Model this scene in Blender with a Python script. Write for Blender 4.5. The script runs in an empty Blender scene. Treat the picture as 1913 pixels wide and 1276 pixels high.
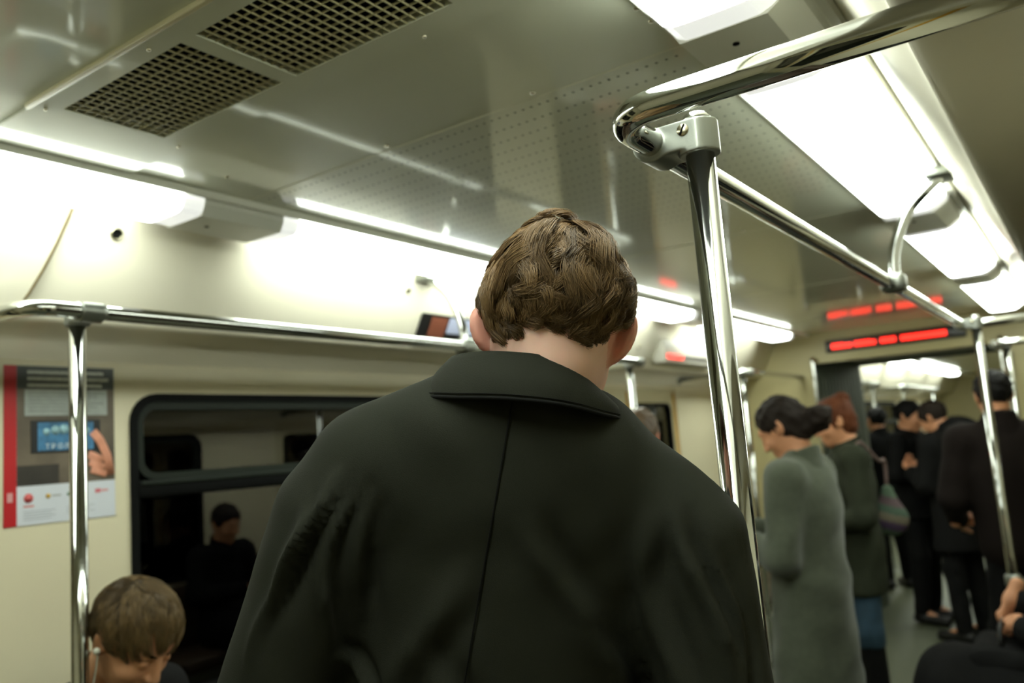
import bpy, bmesh, math, random
import numpy as np
from mathutils import Vector, Matrix

random.seed(4); rng = np.random.default_rng(4)
SC = bpy.context.scene
COL = SC.collection

# ------------------------------------------------------------------ camera, world, exposure
FPX = 1555.86                      # focal length in pixels of the 1913 x 1276 frame
CAM = np.array([1.14, 0.0, 1.55])
RGT = np.array([0.81620666, 0.5729369, -0.07449827])
DWN = np.array([-0.13321007, 0.06114683, -0.98919975])
FWD = np.array([-0.56219371, 0.81731534, 0.12622941])
cam = bpy.data.objects.new('camera', bpy.data.cameras.new('camera'))
COL.objects.link(cam)
m = Matrix.Identity(4)
for r in range(3):
    m[r][0], m[r][1], m[r][2], m[r][3] = RGT[r], -DWN[r], -FWD[r], CAM[r]
cam.matrix_world = m
cam.data.sensor_width = 36.0
cam.data.lens = FPX / 1913 * 36
cam.data.clip_start = 0.02
cam.data.dof.use_dof = True
cam.data.dof.focus_distance = 0.93
cam.data.dof.aperture_fstop = 4.0
SC.camera = cam

world = bpy.data.worlds.new('world'); SC.world = world
world.use_nodes = True
world.node_tree.nodes['Background'].inputs[0].default_value = (0.01, 0.012, 0.01, 1)
world.node_tree.nodes['Background'].inputs[1].default_value = 0.2
SC.view_settings.view_transform = 'Standard'
SC.view_settings.look = 'None'
SC.view_settings.gamma = 1.0
SC.view_settings.use_curve_mapping = False
SC.view_settings.exposure = 0.3
SC.cycles.adaptive_threshold = 0.02
SC.cycles.max_bounces = 7
SC.cycles.diffuse_bounces = 4
SC.cycles.glossy_bounces = 4
SC.cycles.transmission_bounces = 3
SC.cycles.caustics_reflective = False
SC.cycles.caustics_refractive = False
LAMP = 10.0                         # brightness of the fluorescent diffusers

def at(px, py, d):
    """point seen at a pixel of the photograph, d metres deep along the view axis"""
    return CAM + d * (RGT * (px - 956.5) / FPX + DWN * (py - 638.0) / FPX + FWD)

# ------------------------------------------------------------------ materials
def lin(c):
    return tuple((x / 255 / 12.92) if x / 255 <= 0.04045 else ((x / 255 + 0.055) / 1.055) ** 2.4 for x in c)

MATS = {}
def mat(name, rgb, rough=0.5, metal=0.0, spec=0.5, bump=0.0, bscale=200.0, var=0.0, vscale=6.0, emit=0.0, coat=0.0, coat_rough=0.1, stretch=None, sheen=0.0, sss=0.0):
    if name in MATS: return MATS[name]
    M = bpy.data.materials.new(name); M.use_nodes = True
    nt = M.node_tree; b = nt.nodes['Principled BSDF']
    c = lin(rgb)
    b.inputs['Base Color'].default_value = (*c, 1)
    b.inputs['Roughness'].default_value = rough
    b.inputs['Metallic'].default_value = metal
    b.inputs['Specular IOR Level'].default_value = spec
    if coat: b.inputs['Coat Weight'].default_value = coat; b.inputs['Coat Roughness'].default_value = coat_rough
    if sheen: b.inputs['Sheen Weight'].default_value = sheen
    if sss:
        b.inputs['Subsurface Weight'].default_value = sss
        b.inputs['Subsurface Radius'].default_value = (0.012, 0.005, 0.003)
        b.inputs['Subsurface Scale'].default_value = 0.6
    if emit:
        b.inputs['Emission Color'].default_value = (*c, 1); b.inputs['Emission Strength'].default_value = emit
    if var or bump:
        tc = nt.nodes.new('ShaderNodeTexCoord'); src = tc.outputs['Object']
        if stretch:
            mp = nt.nodes.new('ShaderNodeMapping'); mp.inputs['Scale'].default_value = stretch
            nt.links.new(src, mp.inputs['Vector']); src = mp.outputs['Vector']
    if var:
        n = nt.nodes.new('ShaderNodeTexNoise'); n.inputs['Scale'].default_value = vscale; n.inputs['Detail'].default_value = 6
        nt.links.new(src, n.inputs['Vector'])
        r = nt.nodes.new('ShaderNodeValToRGB')
        r.color_ramp.elements[0].position = 0.25; r.color_ramp.elements[1].position = 0.75
        r.color_ramp.elements[0].color = (*[max(0, x * (1 - var)) for x in c], 1)
        r.color_ramp.elements[1].color = (*[min(1, x * (1 + var)) for x in c], 1)
        nt.links.new(n.outputs['Fac'], r.inputs['Fac']); nt.links.new(r.outputs['Color'], b.inputs['Base Color'])
    if bump:
        n2 = nt.nodes.new('ShaderNodeTexNoise'); n2.inputs['Scale'].default_value = bscale; n2.inputs['Detail'].default_value = 3
        nt.links.new(src, n2.inputs['Vector'])
        bp = nt.nodes.new('ShaderNodeBump'); bp.inputs['Strength'].default_value = bump; bp.inputs['Distance'].default_value = 0.002
        nt.links.new(n2.outputs['Fac'], bp.inputs['Height']); nt.links.new(bp.outputs['Normal'], b.inputs['Normal'])
    MATS[name] = M
    return M

def hair_mat(name, rgb, var=0.45):
    if name in MATS: return MATS[name]
    M = mat(name, rgb, rough=0.38, spec=0.45)
    nt = M.node_tree; b = nt.nodes['Principled BSDF']
    a = nt.nodes.new('ShaderNodeAttribute'); a.attribute_name = 'tone'
    mx = nt.nodes.new('ShaderNodeValToRGB'); c = lin(rgb)
    mx.color_ramp.elements[0].color = (*[x * (1 - var) for x in c], 1)
    mx.color_ramp.elements[1].color = (*[min(1, x * (1 + var * 1.6)) for x in c], 1)
    nt.links.new(a.outputs['Fac'], mx.inputs['Fac']); nt.links.new(mx.outputs['Color'], b.inputs['Base Color'])
    return M

def glass_mat(name, tint, ior=1.5, rough=0.0):
    M = bpy.data.materials.new(name); M.use_nodes = True
    nt = M.node_tree; nt.nodes.clear()
    out = nt.nodes.new('ShaderNodeOutputMaterial'); mx = nt.nodes.new('ShaderNodeMixShader')
    t = nt.nodes.new('ShaderNodeBsdfTransparent'); g = nt.nodes.new('ShaderNodeBsdfGlossy'); f = nt.nodes.new('ShaderNodeFresnel')
    t.inputs[0].default_value = (*tint, 1); g.inputs['Roughness'].default_value = rough; f.inputs['IOR'].default_value = ior
    nt.links.new(f.outputs[0], mx.inputs[0]); nt.links.new(t.outputs[0], mx.inputs[1]); nt.links.new(g.outputs[0], mx.inputs[2])
    nt.links.new(mx.outputs[0], out.inputs[0]); MATS[name] = M
    return M

CEIL = mat('ceiling_enamel', (204, 206, 184), rough=0.42, coat=0.9, coat_rough=0.07, var=0.03, vscale=1.5, bump=0.02, bscale=3)
COVE = mat('cove_enamel', (230, 225, 205), rough=0.35, coat=0.4, coat_rough=0.15, var=0.02)
SOFF = COVE
WALL = mat('wall_cream', (214, 206, 177), rough=0.4, var=0.03, vscale=3, bump=0.03, bscale=120)
ENDW = mat('end_wall_beige', (176, 166, 122), rough=0.45, var=0.03)
DARKP = mat('gangway_grey_green', (72, 80, 66), rough=0.55, var=0.06)
FLOOR = mat('floor_linoleum', (84, 88, 68), rough=0.5, var=0.12, vscale=25, bump=0.05, bscale=300)
CHROME = mat('chrome_tube', (196, 198, 194), rough=0.07, metal=1.0)
CAST = mat('cast_aluminium', (140, 143, 136), rough=0.36, metal=0.8, bump=0.05, bscale=500)
STEEL = mat('screw_steel', (190, 184, 160), rough=0.25, metal=1.0)
BLACK = mat('black_void', (6, 6, 6), rough=0.9, spec=0.1)
RUBBER = mat('black_rubber', (8, 9, 8), rough=0.7, spec=0.1)
LAMPM = mat('lamp_diffuser', (246, 255, 243), rough=0.4, emit=LAMP)
LAMPEND = mat('diffuser_clear_end', (232, 234, 230), rough=0.25, emit=0.7)
GREYBOX = mat('grey_light_box', (212, 213, 204), rough=0.4)
GUTTER = mat('grey_gutter', (222, 222, 212), rough=0.35)
GRILLE = mat('grille_paint', (176, 170, 132), rough=0.5)
GLASS = glass_mat('dark_window_glass', (0.55, 0.6, 0.55), ior=2.1)
SKIN = mat('skin_fair', (248, 202, 184), rough=0.5, var=0.05, vscale=35, sss=0.3, bump=0.05, bscale=350)
SKIN2 = mat('skin_warm', (206, 146, 108), rough=0.5, var=0.06, vscale=20)
JACKET = mat('jacket_black_cotton', (41, 43, 35), rough=0.85, spec=0.18, bump=0.22, bscale=900, sheen=0.0, var=0.10, vscale=9)
PIPING = mat('jacket_seam', (17, 18, 16), rough=0.85, spec=0.2)

# ------------------------------------------------------------------ object helpers
def link(name, me, M, parent=None, smooth=False):
    o = bpy.data.objects.new(name, me); COL.objects.link(o)
    if M is not None:
        me.materials.clear(); me.materials.append(M)
    if smooth:
        me.polygons.foreach_set('use_smooth', np.ones(len(me.polygons), bool))
    if parent is not None: o.parent = parent
    return o

def mesh(name, v, f, M, parent=None, smooth=False):
    me = bpy.data.meshes.new(name)
    me.from_pydata([tuple(map(float, p)) for p in v], [], [tuple(map(int, q)) for q in f]); me.update()
    return link(name, me, M, parent, smooth)

def mesh_np(name, V, F, M, parent=None, smooth=True):
    """fast path: every face has the same number of corners"""
    me = bpy.data.meshes.new(name); V = np.asarray(V, np.float32); F = np.asarray(F, np.int32)
    n, k = F.shape
    me.vertices.add(len(V)); me.vertices.foreach_set('co', V.ravel())
    me.loops.add(n * k); me.loops.foreach_set('vertex_index', F.ravel())
    me.polygons.add(n); me.polygons.foreach_set('loop_start', np.arange(n, dtype=np.int32) * k)
    me.polygons.foreach_set('loop_total', np.full(n, k, np.int32))
    me.update(calc_edges=True); me.validate()
    return link(name, me, M, parent, smooth)

def empty(name, loc=(0, 0, 0)):
    o = bpy.data.objects.new(name, None); COL.objects.link(o); o.location = loc; o.empty_display_size = 0.1
    return o

def tag(o, label, cat, group=None, kind=None):
    o['label'] = label; o['category'] = cat
    if group: o['group'] = group
    if kind: o['kind'] = kind
    return o

def struct(o, label=None):
    o['kind'] = 'structure'
    if label: o['label'] = label
    return o

def keep(o, parent):
    """parent without moving (parents here sit at their own location)"""
    o.parent = parent
    o.matrix_parent_inverse = Matrix.Translation(-Vector(parent.location))
    return o

BOXF = [(0, 3, 2, 1), (4, 5, 6, 7), (0, 1, 5, 4), (1, 2, 6, 5), (2, 3, 7, 6), (3, 0, 4, 7)]
def box_data(x0, x1, y0, y1, z0, z1):
    return [(x0, y0, z0), (x1, y0, z0), (x1, y1, z0), (x0, y1, z0), (x0, y0, z1), (x1, y0, z1), (x1, y1, z1), (x0, y1, z1)], BOXF

def box(name, x0, x1, y0, y1, z0, z1, M, parent=None, bevel=0.0, seg=2):
    v, f = box_data(min(x0, x1), max(x0, x1), min(y0, y1), max(y0, y1), min(z0, z1), max(z0, z1))
    o = mesh(name, v, f, M)
    if bevel:
        bm = bmesh.new(); bm.from_mesh(o.data)
        bmesh.ops.bevel(bm, geom=bm.edges[:], offset=bevel, segments=seg, affect='EDGES', profile=0.5)
        bm.to_mesh(o.data); bm.free()
        o.data.polygons.foreach_set('use_smooth', np.ones(len(o.data.polygons), bool))
        o.data.update()
    if parent is not None: keep(o, parent)
    return o

def boxes(name, L, M, parent=None):
    V, F = [], []
    for b in L:
        v, f = box_data(*b); n = len(V); V += v; F += [tuple(i + n for i in q) for q in f]
    o = mesh(name, V, F, M)
    if parent is not None: keep(o, parent)
    return o

def extrude_y(name, prof, y0, y1, M, parent=None, closed=True, smooth=False, flip=False):
    """a cross-section [(x, z)] drawn out along the car"""
    n = len(prof)
    V = [(x, y0, z) for x, z in prof] + [(x, y1, z) for x, z in prof]
    F = [(i, (i + 1) % n, n + (i + 1) % n, n + i) for i in range(n if closed else n - 1)]
    if closed: F += [tuple(range(n))[::-1], tuple(range(n, 2 * n))]
    o = mesh(name, V, F, M, smooth=smooth)
    bm = bmesh.new(); bm.from_mesh(o.data); bmesh.ops.recalc_face_normals(bm, faces=bm.faces[:]); bm.to_mesh(o.data); bm.free()
    if parent is not None: keep(o, parent)
    return o

def sweep(pts, r, n=14, caps=True):
    """tube along a polyline; r one radius or one each"""
    P = [np.asarray(p, float) for p in pts]; N = len(P)
    R = [r] * N if np.isscalar(r) else list(r)
    T = [P[min(i + 1, N - 1)] - P[max(i - 1, 0)] for i in range(N)]; T = [t / (np.linalg.norm(t) + 1e-12) for t in T]
    u = np.cross(T[0], [0.3, 0.5, 0.81]); u /= np.linalg.norm(u)
    V, F = [], []
    for i in range(N):
        u = u - T[i] * u.dot(T[i]); u /= np.linalg.norm(u); w = np.cross(T[i], u)
        for k in range(n):
            a = 2 * math.pi * k / n; V.append(P[i] + R[i] * (u * math.cos(a) + w * math.sin(a)))
    for i in range(N - 1):
        for k in range(n):
            a, b = i * n + k, i * n + (k + 1) % n; F.append((a, b, b + n, a + n))
    if caps: F += [tuple(range(n))[::-1], tuple(range((N - 1) * n, N * n))]
    return V, F

def tube(name, pts, r, M, parent=None, n=14):
    v, f = sweep(pts, r, n); o = mesh(name, v, f, M, smooth=True)
    if parent is not None: keep(o, parent)
    return o

def fillet(pts, rad, seg=10):
    """round the inner corners of a polyline"""
    P = [np.asarray(p, float) for p in pts]; out = [P[0]]
    for i in range(1, len(P) - 1):
        a = P[i - 1] - P[i]; b = P[i + 1] - P[i]; la, lb = np.linalg.norm(a), np.linalg.norm(b); a /= la; b /= lb
        ang = math.acos(max(-1, min(1, a.dot(b)))); d = min(rad / math.tan(ang / 2), la * .49, lb * .49); rr = d * math.tan(ang / 2)
        c = P[i] + (a + b) / np.linalg.norm(a + b) * (rr / math.sin(ang / 2))
        p0, p1 = P[i] + a * d - c, P[i] + b * d - c; om = math.acos(max(-1, min(1, p0.dot(p1) / rr / rr)))
        for k in range(seg + 1):
            t = k / seg; out.append(c + (math.sin((1 - t) * om) * p0 + math.sin(t * om) * p1) / math.sin(om))
    return out + [P[-1]]

def cat(P, n=41):
    P = np.array(P, float); P = np.concatenate([[2 * P[0] - P[1]], P, [2 * P[-1] - P[-2]]]); out = []
    m_ = len(P) - 3
    for i in range(n):
        x = i / (n - 1) * m_; k_ = min(int(x), m_ - 1); t = x - k_; a, b, c_, d = P[k_:k_ + 4]
        out.append(.5 * (2 * b + (c_ - a) * t + (2 * a - 5 * b + 4 * c_ - d) * t * t + (3 * b - a - 3 * c_ + d) * t ** 3))
    return np.array(out)

def lathe(name, prof, loc, axis, M, parent=None, n=20):
    """prof [(r, h)] turned around axis through loc"""
    ax = np.asarray(axis, float); ax /= np.linalg.norm(ax)
    u = np.cross(ax, [0.31, 0.77, 0.55]); u /= np.linalg.norm(u); w = np.cross(ax, u); loc = np.asarray(loc, float)
    V = [loc + ax * h + r * (u * math.cos(2 * math.pi * k / n) + w * math.sin(2 * math.pi * k / n)) for r, h in prof for k in range(n)]
    F = [(i * n + k, i * n + (k + 1) % n, (i + 1) * n + (k + 1) % n, (i + 1) * n + k) for i in range(len(prof) - 1) for k in range(n)]
    F += [tuple(range(n))[::-1], tuple(range((len(prof) - 1) * n, len(prof) * n))]
    o = mesh(name, V, F, M, smooth=True)
    if parent is not None: keep(o, parent)
    return o

# ------------------------------------------------------------------ smooth bodies: distance field + surface nets
class Field:
    def __init__(s, lo, hi, h):
        s.h = h; s.lo = np.asarray(lo, float); s.n = np.ceil((np.asarray(hi, float) - s.lo) / h).astype(int) + 1
        s.D = np.full(s.n, 1.0, np.float32)
        s.ax = [s.lo[i] + h * np.arange(s.n[i]) for i in range(3)]
    def block(s, lo, hi):
        sl = tuple(slice(max(0, int((lo[i] - s.lo[i]) / s.h)), min(s.n[i], max(0, int((hi[i] - s.lo[i]) / s.h) + 2))) for i in range(3))
        g = np.meshgrid(*[s.ax[i][sl[i]] for i in range(3)], indexing='ij')
        return sl, g
    def mix(s, sl, d, k, mode):
        a = s.D[sl]
        if a.size == 0: return
        d = d.astype(np.float32)
        if mode == 'add':
            hh = np.maximum(k - np.abs(a - d), 0) / k if k > 0 else 0
            s.D[sl] = np.minimum(a, d) - hh * hh * k * .25
        else:
            d = -d
            hh = np.maximum(k - np.abs(a - d), 0) / k if k > 0 else 0
            s.D[sl] = np.maximum(a, d) + hh * hh * k * .25
    def cone(s, a, b, ra, rb, k=0.03, mode='add', flat=None):
        """tapered capsule; flat = (axis, factor) squeezes it across a unit axis"""
        a = np.asarray(a, float); b = np.asarray(b, float); mg = max(ra, rb) + k + 3 * s.h
        sl, (X, Y, Z) = s.block(np.minimum(a, b) - mg, np.maximum(a, b) + mg)
        ab = b - a; L = ab.dot(ab) + 1e-12
        px, py, pz = X - a[0], Y - a[1], Z - a[2]
        t = np.clip((px * ab[0] + py * ab[1] + pz * ab[2]) / L, 0, 1)
        dx, dy, dz = px - t * ab[0], py - t * ab[1], pz - t * ab[2]
        if flat is not None:
            ax, fc = np.asarray(flat[0], float), flat[1]
            q = (dx * ax[0] + dy * ax[1] + dz * ax[2]) * (1 / fc - 1)
            dx, dy, dz = dx + q * ax[0], dy + q * ax[1], dz + q * ax[2]
        s.mix(sl, np.sqrt(dx * dx + dy * dy + dz * dz) - (ra + (rb - ra) * t), k, mode)
    def ell(s, c, r, k=0.03, mode='add', B=None):
        """ellipsoid; B columns are its axes"""
        c = np.asarray(c, float); r = np.asarray(r, float); mg = r.max() + k + 3 * s.h
        sl, (X, Y, Z) = s.block(c - mg, c + mg)
        p = [X - c[0], Y - c[1], Z - c[2]]
        if B is not None: p = [p[0] * B[0][i] + p[1] * B[1][i] + p[2] * B[2][i] for i in range(3)]
        k0 = np.sqrt(sum((p[i] / r[i]) ** 2 for i in range(3))); k1 = np.sqrt(sum((p[i] / r[i] ** 2) ** 2 for i in range(3))) + 1e-9
        s.mix(sl, k0 * (k0 - 1) / k1, k, mode)
    def box(s, c, half, r, k=0.01):
        c = np.asarray(c, float); half = np.asarray(half, float); mg = half + r + k + 3 * s.h
        sl, g = s.block(c - mg, c + mg)
        q = [np.abs(g[i] - c[i]) - half[i] + r for i in range(3)]
        d = np.sqrt(sum(np.maximum(x, 0) ** 2 for x in q)) + np.minimum(np.maximum(np.maximum(q[0], q[1]), q[2]), 0) - r
        s.mix(sl, d, k, 'add')
    def cut(s, p, n):
        """throw away the side n points to"""
        n = np.asarray(n, float) / np.linalg.norm(n); p = np.asarray(p, float)
        d = ((s.ax[0] - p[0]) * n[0])[:, None, None] + ((s.ax[1] - p[1]) * n[1])[None, :, None] + ((s.ax[2] - p[2]) * n[2])[None, None, :]
        s.D = np.maximum(s.D, d.astype(np.float32))
    def nets(s):
        D = s.D; S = D < 0
        c = [S[i:S.shape[0] - 1 + i, j:S.shape[1] - 1 + j, k:S.shape[2] - 1 + k] for i in (0, 1) for j in (0, 1) for k in (0, 1)]
        tot = sum(x.astype(np.int8) for x in c); act = (tot > 0) & (tot < 8)
        I = np.argwhere(act); idx = np.full(act.shape, -1, np.int64); idx[act] = np.arange(len(I))
        val = np.stack([D[I[:, 0] + i, I[:, 1] + j, I[:, 2] + k] for i in (0, 1) for j in (0, 1) for k in (0, 1)], 1)
        cor = np.array([(i, j, k) for i in (0, 1) for j in (0, 1) for k in (0, 1)], float)
        acc = np.zeros((len(I), 3)); cnt = np.zeros(len(I))
        for a in range(8):
            for b in range(a + 1, 8):
                if np.abs(cor[a] - cor[b]).sum() != 1: continue
                va, vb = val[:, a], val[:, b]; cr = (va < 0) != (vb < 0)
                t = np.where(cr, va / (va - vb + 1e-12), 0)
                acc += np.where(cr[:, None], cor[a] + t[:, None] * (cor[b] - cor[a]), 0); cnt += cr
        V = s.lo + s.h * (I + acc / np.maximum(cnt, 1)[:, None])
        F = []
        for ax in range(3):
            u, v = (ax + 1) % 3, (ax + 2) % 3
            A = np.take(S, range(S.shape[ax] - 1), ax); B = np.take(S, range(1, S.shape[ax]), ax)
            E = np.argwhere(A != B); E = E[(E[:, u] > 0) & (E[:, v] > 0) & (E[:, u] < S.shape[u] - 1) & (E[:, v] < S.shape[v] - 1)]
            if not len(E): continue
            def cell(du, dv):
                q = E.copy(); q[:, u] -= du; q[:, v] -= dv
                return idx[q[:, 0], q[:, 1], q[:, 2]]
            Q = np.stack([cell(1, 1), cell(0, 1), cell(0, 0), cell(1, 0)], 1)
            ins = S[E[:, 0], E[:, 1], E[:, 2]]
            Q[~ins] = Q[~ins][:, ::-1]
            F.append(Q)
        F = np.concatenate(F); F = F[(F >= 0).all(1)]
        return V, F

def join(parts):
    V, F, n = [], [], 0
    for v, f in parts:
        V.append(v); F.append(f + n); n += len(v)
    return np.concatenate(V), np.concatenate(F)

def vnormals(V, F):
    n = np.cross(V[F[:, 2]] - V[F[:, 0]], V[F[:, 3]] - V[F[:, 1]]); N = np.zeros_like(V)
    for k in range(4): np.add.at(N, F[:, k], n)
    return N / (np.linalg.norm(N, axis=1)[:, None] + 1e-12)

def relax(V, F, it=2, lam=0.5):
    E = np.concatenate([F[:, [0, 1]], F[:, [1, 2]], F[:, [2, 3]], F[:, [3, 0]]])
    for _ in range(it):
        A = np.zeros_like(V); c = np.zeros(len(V))
        np.add.at(A, E[:, 0], V[E[:, 1]]); np.add.at(c, E[:, 0], 1); np.add.at(A, E[:, 1], V[E[:, 0]]); np.add.at(c, E[:, 1], 1)
        V = V + lam * (A / np.maximum(c, 1)[:, None] - V)
    return V

def rotm(ax, deg):
    return np.array(Matrix.Rotation(math.radians(deg), 3, ax))

# ================================================================== THE CAR
ZC = 2.253; XW = 1.254; ZW = 1.877
Y0, Y1 = -1.1, 6.65               # this section
G0, G1 = 6.65, 7.8                # gangway
Y2, Y3 = 7.8, 17.5                # the section beyond

struct(box('floor', -XW - .1, XW + .1, Y0, Y3, -.06, 0, FLOOR), 'worn grey green linoleum floor of the carriage')
# ceiling: plain panels with raised seams, one panel drilled full of little holes
ceil = struct(empty('ceiling'), 'glossy olive grey enamelled ceiling of the carriage')
seams = [Y0, -.55, .73, 1.05, 1.385, 2.9, 4.3, 5.6, Y1]
for a, b in zip(seams[:-1], seams[1:]):
    if abs(a - .73) < 1e-6: continue          # the ventilation panel fills this bay
    box('ceiling_panel', -.87, .87, a + .0012, b - .0012, ZC, ZC + .012, CEIL, ceil)
box('ceiling_backing', -.9, .9, Y0, .73, ZC + .014, ZC + .03, BLACK, ceil)
box('ceiling_backing', -.9, .9, 1.05, Y1, ZC + .014, ZC + .03, BLACK, ceil)
box('ceiling_panel', -.87, .87, Y2, Y3, ZC, ZC + .012, CEIL, ceil)
HOLE = mat('hole_dark', (52, 50, 38), rough=0.8)
V, F = [], []
for j in range(20):
    y = 1.418 + .0595 * j
    for i in range(58):
        x = .586 - .0205 * i - (.01 if j % 2 else 0)
        n = len(V); r = .0034
        V += [(x + r * math.cos(k * math.pi / 3), y + r * math.sin(k * math.pi / 3), ZC - .0004) for k in range(6)]
        F.append(tuple(range(n, n + 6)))
for y in (-.55, 1.05, 1.385, 2.9, 4.3, 5.6):
    box('seam_strip', -.623, .623, y - .0016, y + .0016, ZC - .0012, ZC + .002, mat('seam_paint', (206, 205, 182), rough=0.4), ceil)
o = mesh('perforation', V, F, HOLE); o['kind'] = 'stuff'; keep(o, ceil)
def screw(loc, axis, parent, r=.006, name='screw', M=STEEL):
    return lathe(name, [(r, 0), (r, .0015), (r * .75, .0035), (.0005, .0042)], loc, axis, M, parent, 12)
for x, y in [(.609, 1.263), (.609, 1.207), (.3, 1.36), (-.1, 1.36), (-.508, 1.233), (.6, 2.86), (-.6, 2.86), (.2, 2.86)]:
    screw((x, y, ZC), (0, 0, -1), ceil)

# ventilation panel with two egg-crate grilles
vp = empty('ventilation_panel', (0, .89, ZC))
tag(vp, 'beige ceiling ventilation panel with two dark egg-crate grilles', 'vent')
gx = [(-.38, -.006), (.034, .40)]; gy0, gy1 = .775, .983
VZ0, VZ1 = ZC - .006, ZC + .012
fr = [(-.62, -.38, .73, 1.05, VZ0, VZ1), (-.006, .034, gy0, gy1, VZ0, VZ1), (.40, .62, .73, 1.05, VZ0, VZ1),
      (-.38, .40, .73, gy0, VZ0, VZ1), (-.38, .40, gy1, 1.05, VZ0, VZ1), (-.87, -.62, .732, 1.048, ZC, VZ1), (.62, .87, .732, 1.048, ZC, VZ1)]
boxes('frame', fr, CEIL, vp)
box('edge_lip', -.42, .62, .722, .732, ZC - .009, ZC + .004, mat('lip_paint', (196, 188, 150), rough=0.4), vp, bevel=.002)
boxes('duct', [(-.42, .44, .74, 1.02, ZC + .07, ZC + .08), (-.42, .44, .735, .745, ZC, ZC + .08), (-.42, .44, 1.015, 1.025, ZC, ZC + .08), (-.43, -.42, .74, 1.02, ZC, ZC + .08), (.44, .45, .74, 1.02, ZC, ZC + .08)], BLACK, vp)
ml = bpy.data.meshes.new('slat'); v, f = box_data(-.0009, .0009, 0, gy1 - gy0, 0, .0035); ml.from_pydata(v, [], f); ml.materials.append(GRILLE)
for gi, (a, b) in enumerate(gx):
    ms = bpy.data.meshes.new('slat'); v, f = box_data(0, b - a, -.0009, .0009, 0, .0035); ms.from_pydata(v, [], f); ms.materials.append(GRILLE)
    for i in range(1, 19):
        o = bpy.data.objects.new('slat', ml); COL.objects.link(o); o.parent = vp; o.location = (a + (b - a) * i / 19, gy0 - .89, -.005)
    for j in range(1, 11):
        o = bpy.data.objects.new('slat', ms); COL.objects.link(o); o.parent = vp; o.location = (a, gy0 + (gy1 - gy0) * j / 11 - .89, -.0045)
for x, y in [(-.06, .752), (-.40, 1.03), (.35, .752), (-.40, .752), (.3, 1.03)]:
    screw((x, y, VZ0), (0, 0, -1), vp, .004)

# coves, soffits, walls
def smooth_prof(P, it=2):
    for _ in range(it):
        Q = [P[0]]
        for a, b in zip(P[:-1], P[1:]):
            Q += [(a[0] * .75 + b[0] * .25, a[1] * .75 + b[1] * .25), (a[0] * .25 + b[0] * .75, a[1] * .25 + b[1] * .75)]
        P = Q + [P[-1]]
    return P
cv = smooth_prof([(.868, ZC), (.884, ZC - .02), (.912, 2.18), (.948, 2.105), (.985, 2.035), (1.015, 1.985), (1.025, 1.960), (1.07, 1.956), (1.13, 1.955), (1.19, 1.94), (XW + .02, ZW)])
nb = 0
for s, side in ((-1, 'left'), (1, 'right')):
    for k, (a, b) in enumerate(((Y0, Y1), (Y2, Y3))):
        nb += 1
        P = [(s * x, z) for x, z in cv] + [(s * (XW + .1), ZW), (s * (XW + .1), ZC + .02), (s * .868, ZC + .02)]
        o = extrude_y('trim_%d' % nb, P, a, b, COVE, smooth=False)
        for p in o.data.polygons:
            p.use_smooth = len(p.vertices) == 4
        struct(o, '%s cream curved cove panel above the windows%s' % (side, '' if k == 0 else ' in the section beyond the gangway'))

def wall_with_holes(name, s, ya, yb, holes, label, M=WALL, z0=0.0, z1=ZW + .02):
    """side wall as one slab with rectangular openings [(ya, yb, za, zb)]"""
    ys = sorted({ya, yb, *[h[0] for h in holes], *[h[1] for h in holes]}); zs = sorted({z0, z1, *[h[2] for h in holes], *[h[3] for h in holes]})
    L = []
    for a, b in zip(ys[:-1], ys[1:]):
        for c, d in zip(zs[:-1], zs[1:]):
            if any(h[0] <= (a + b) / 2 <= h[1] and h[2] <= (c + d) / 2 <= h[3] for h in holes): continue
            L.append((min(s * XW, s * (XW + .05)), max(s * XW, s * (XW + .05)), a, b, c, d))
    return struct(boxes(name, L, M), label)

WIN = [(1.41, 3.42, .86, 1.80)]
DOOR = [(4.04, 5.44, 0, 1.865)]; DOORN = [(-.55, .79, 0, 1.865)]
FARW = [(8.3, 9.2, .86, 1.8), (11.2, 13.2, .86, 1.8)]; FARD = [(9.6, 10.9, 0, 1.865), (13.7, 15.0, 0, 1.865)]
for s, side in ((-1, 'left'), (1, 'right')):
    wall_with_holes('wall_' + side, s, Y0, Y1, WIN + DOOR + DOORN, 'cream panelled %s side wall of the carriage' % side)
    wall_with_holes('wall_%s_beyond' % side, s, Y2, Y3, FARW + FARD, 'cream %s side wall of the section beyond the gangway' % side)
    struct(box('wall_tunnel_' + side, s * 1.75, s * 1.8, Y0, Y3, -.5, 2.6, mat('tunnel_black', (10, 11, 10), rough=0.9)), 'black tunnel wall outside the %s windows' % side)
    box('floor_edge', s * (XW + .06), s * 1.75, Y0, Y3, -.3, -.25, BLACK)['kind'] = 'structure'

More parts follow.
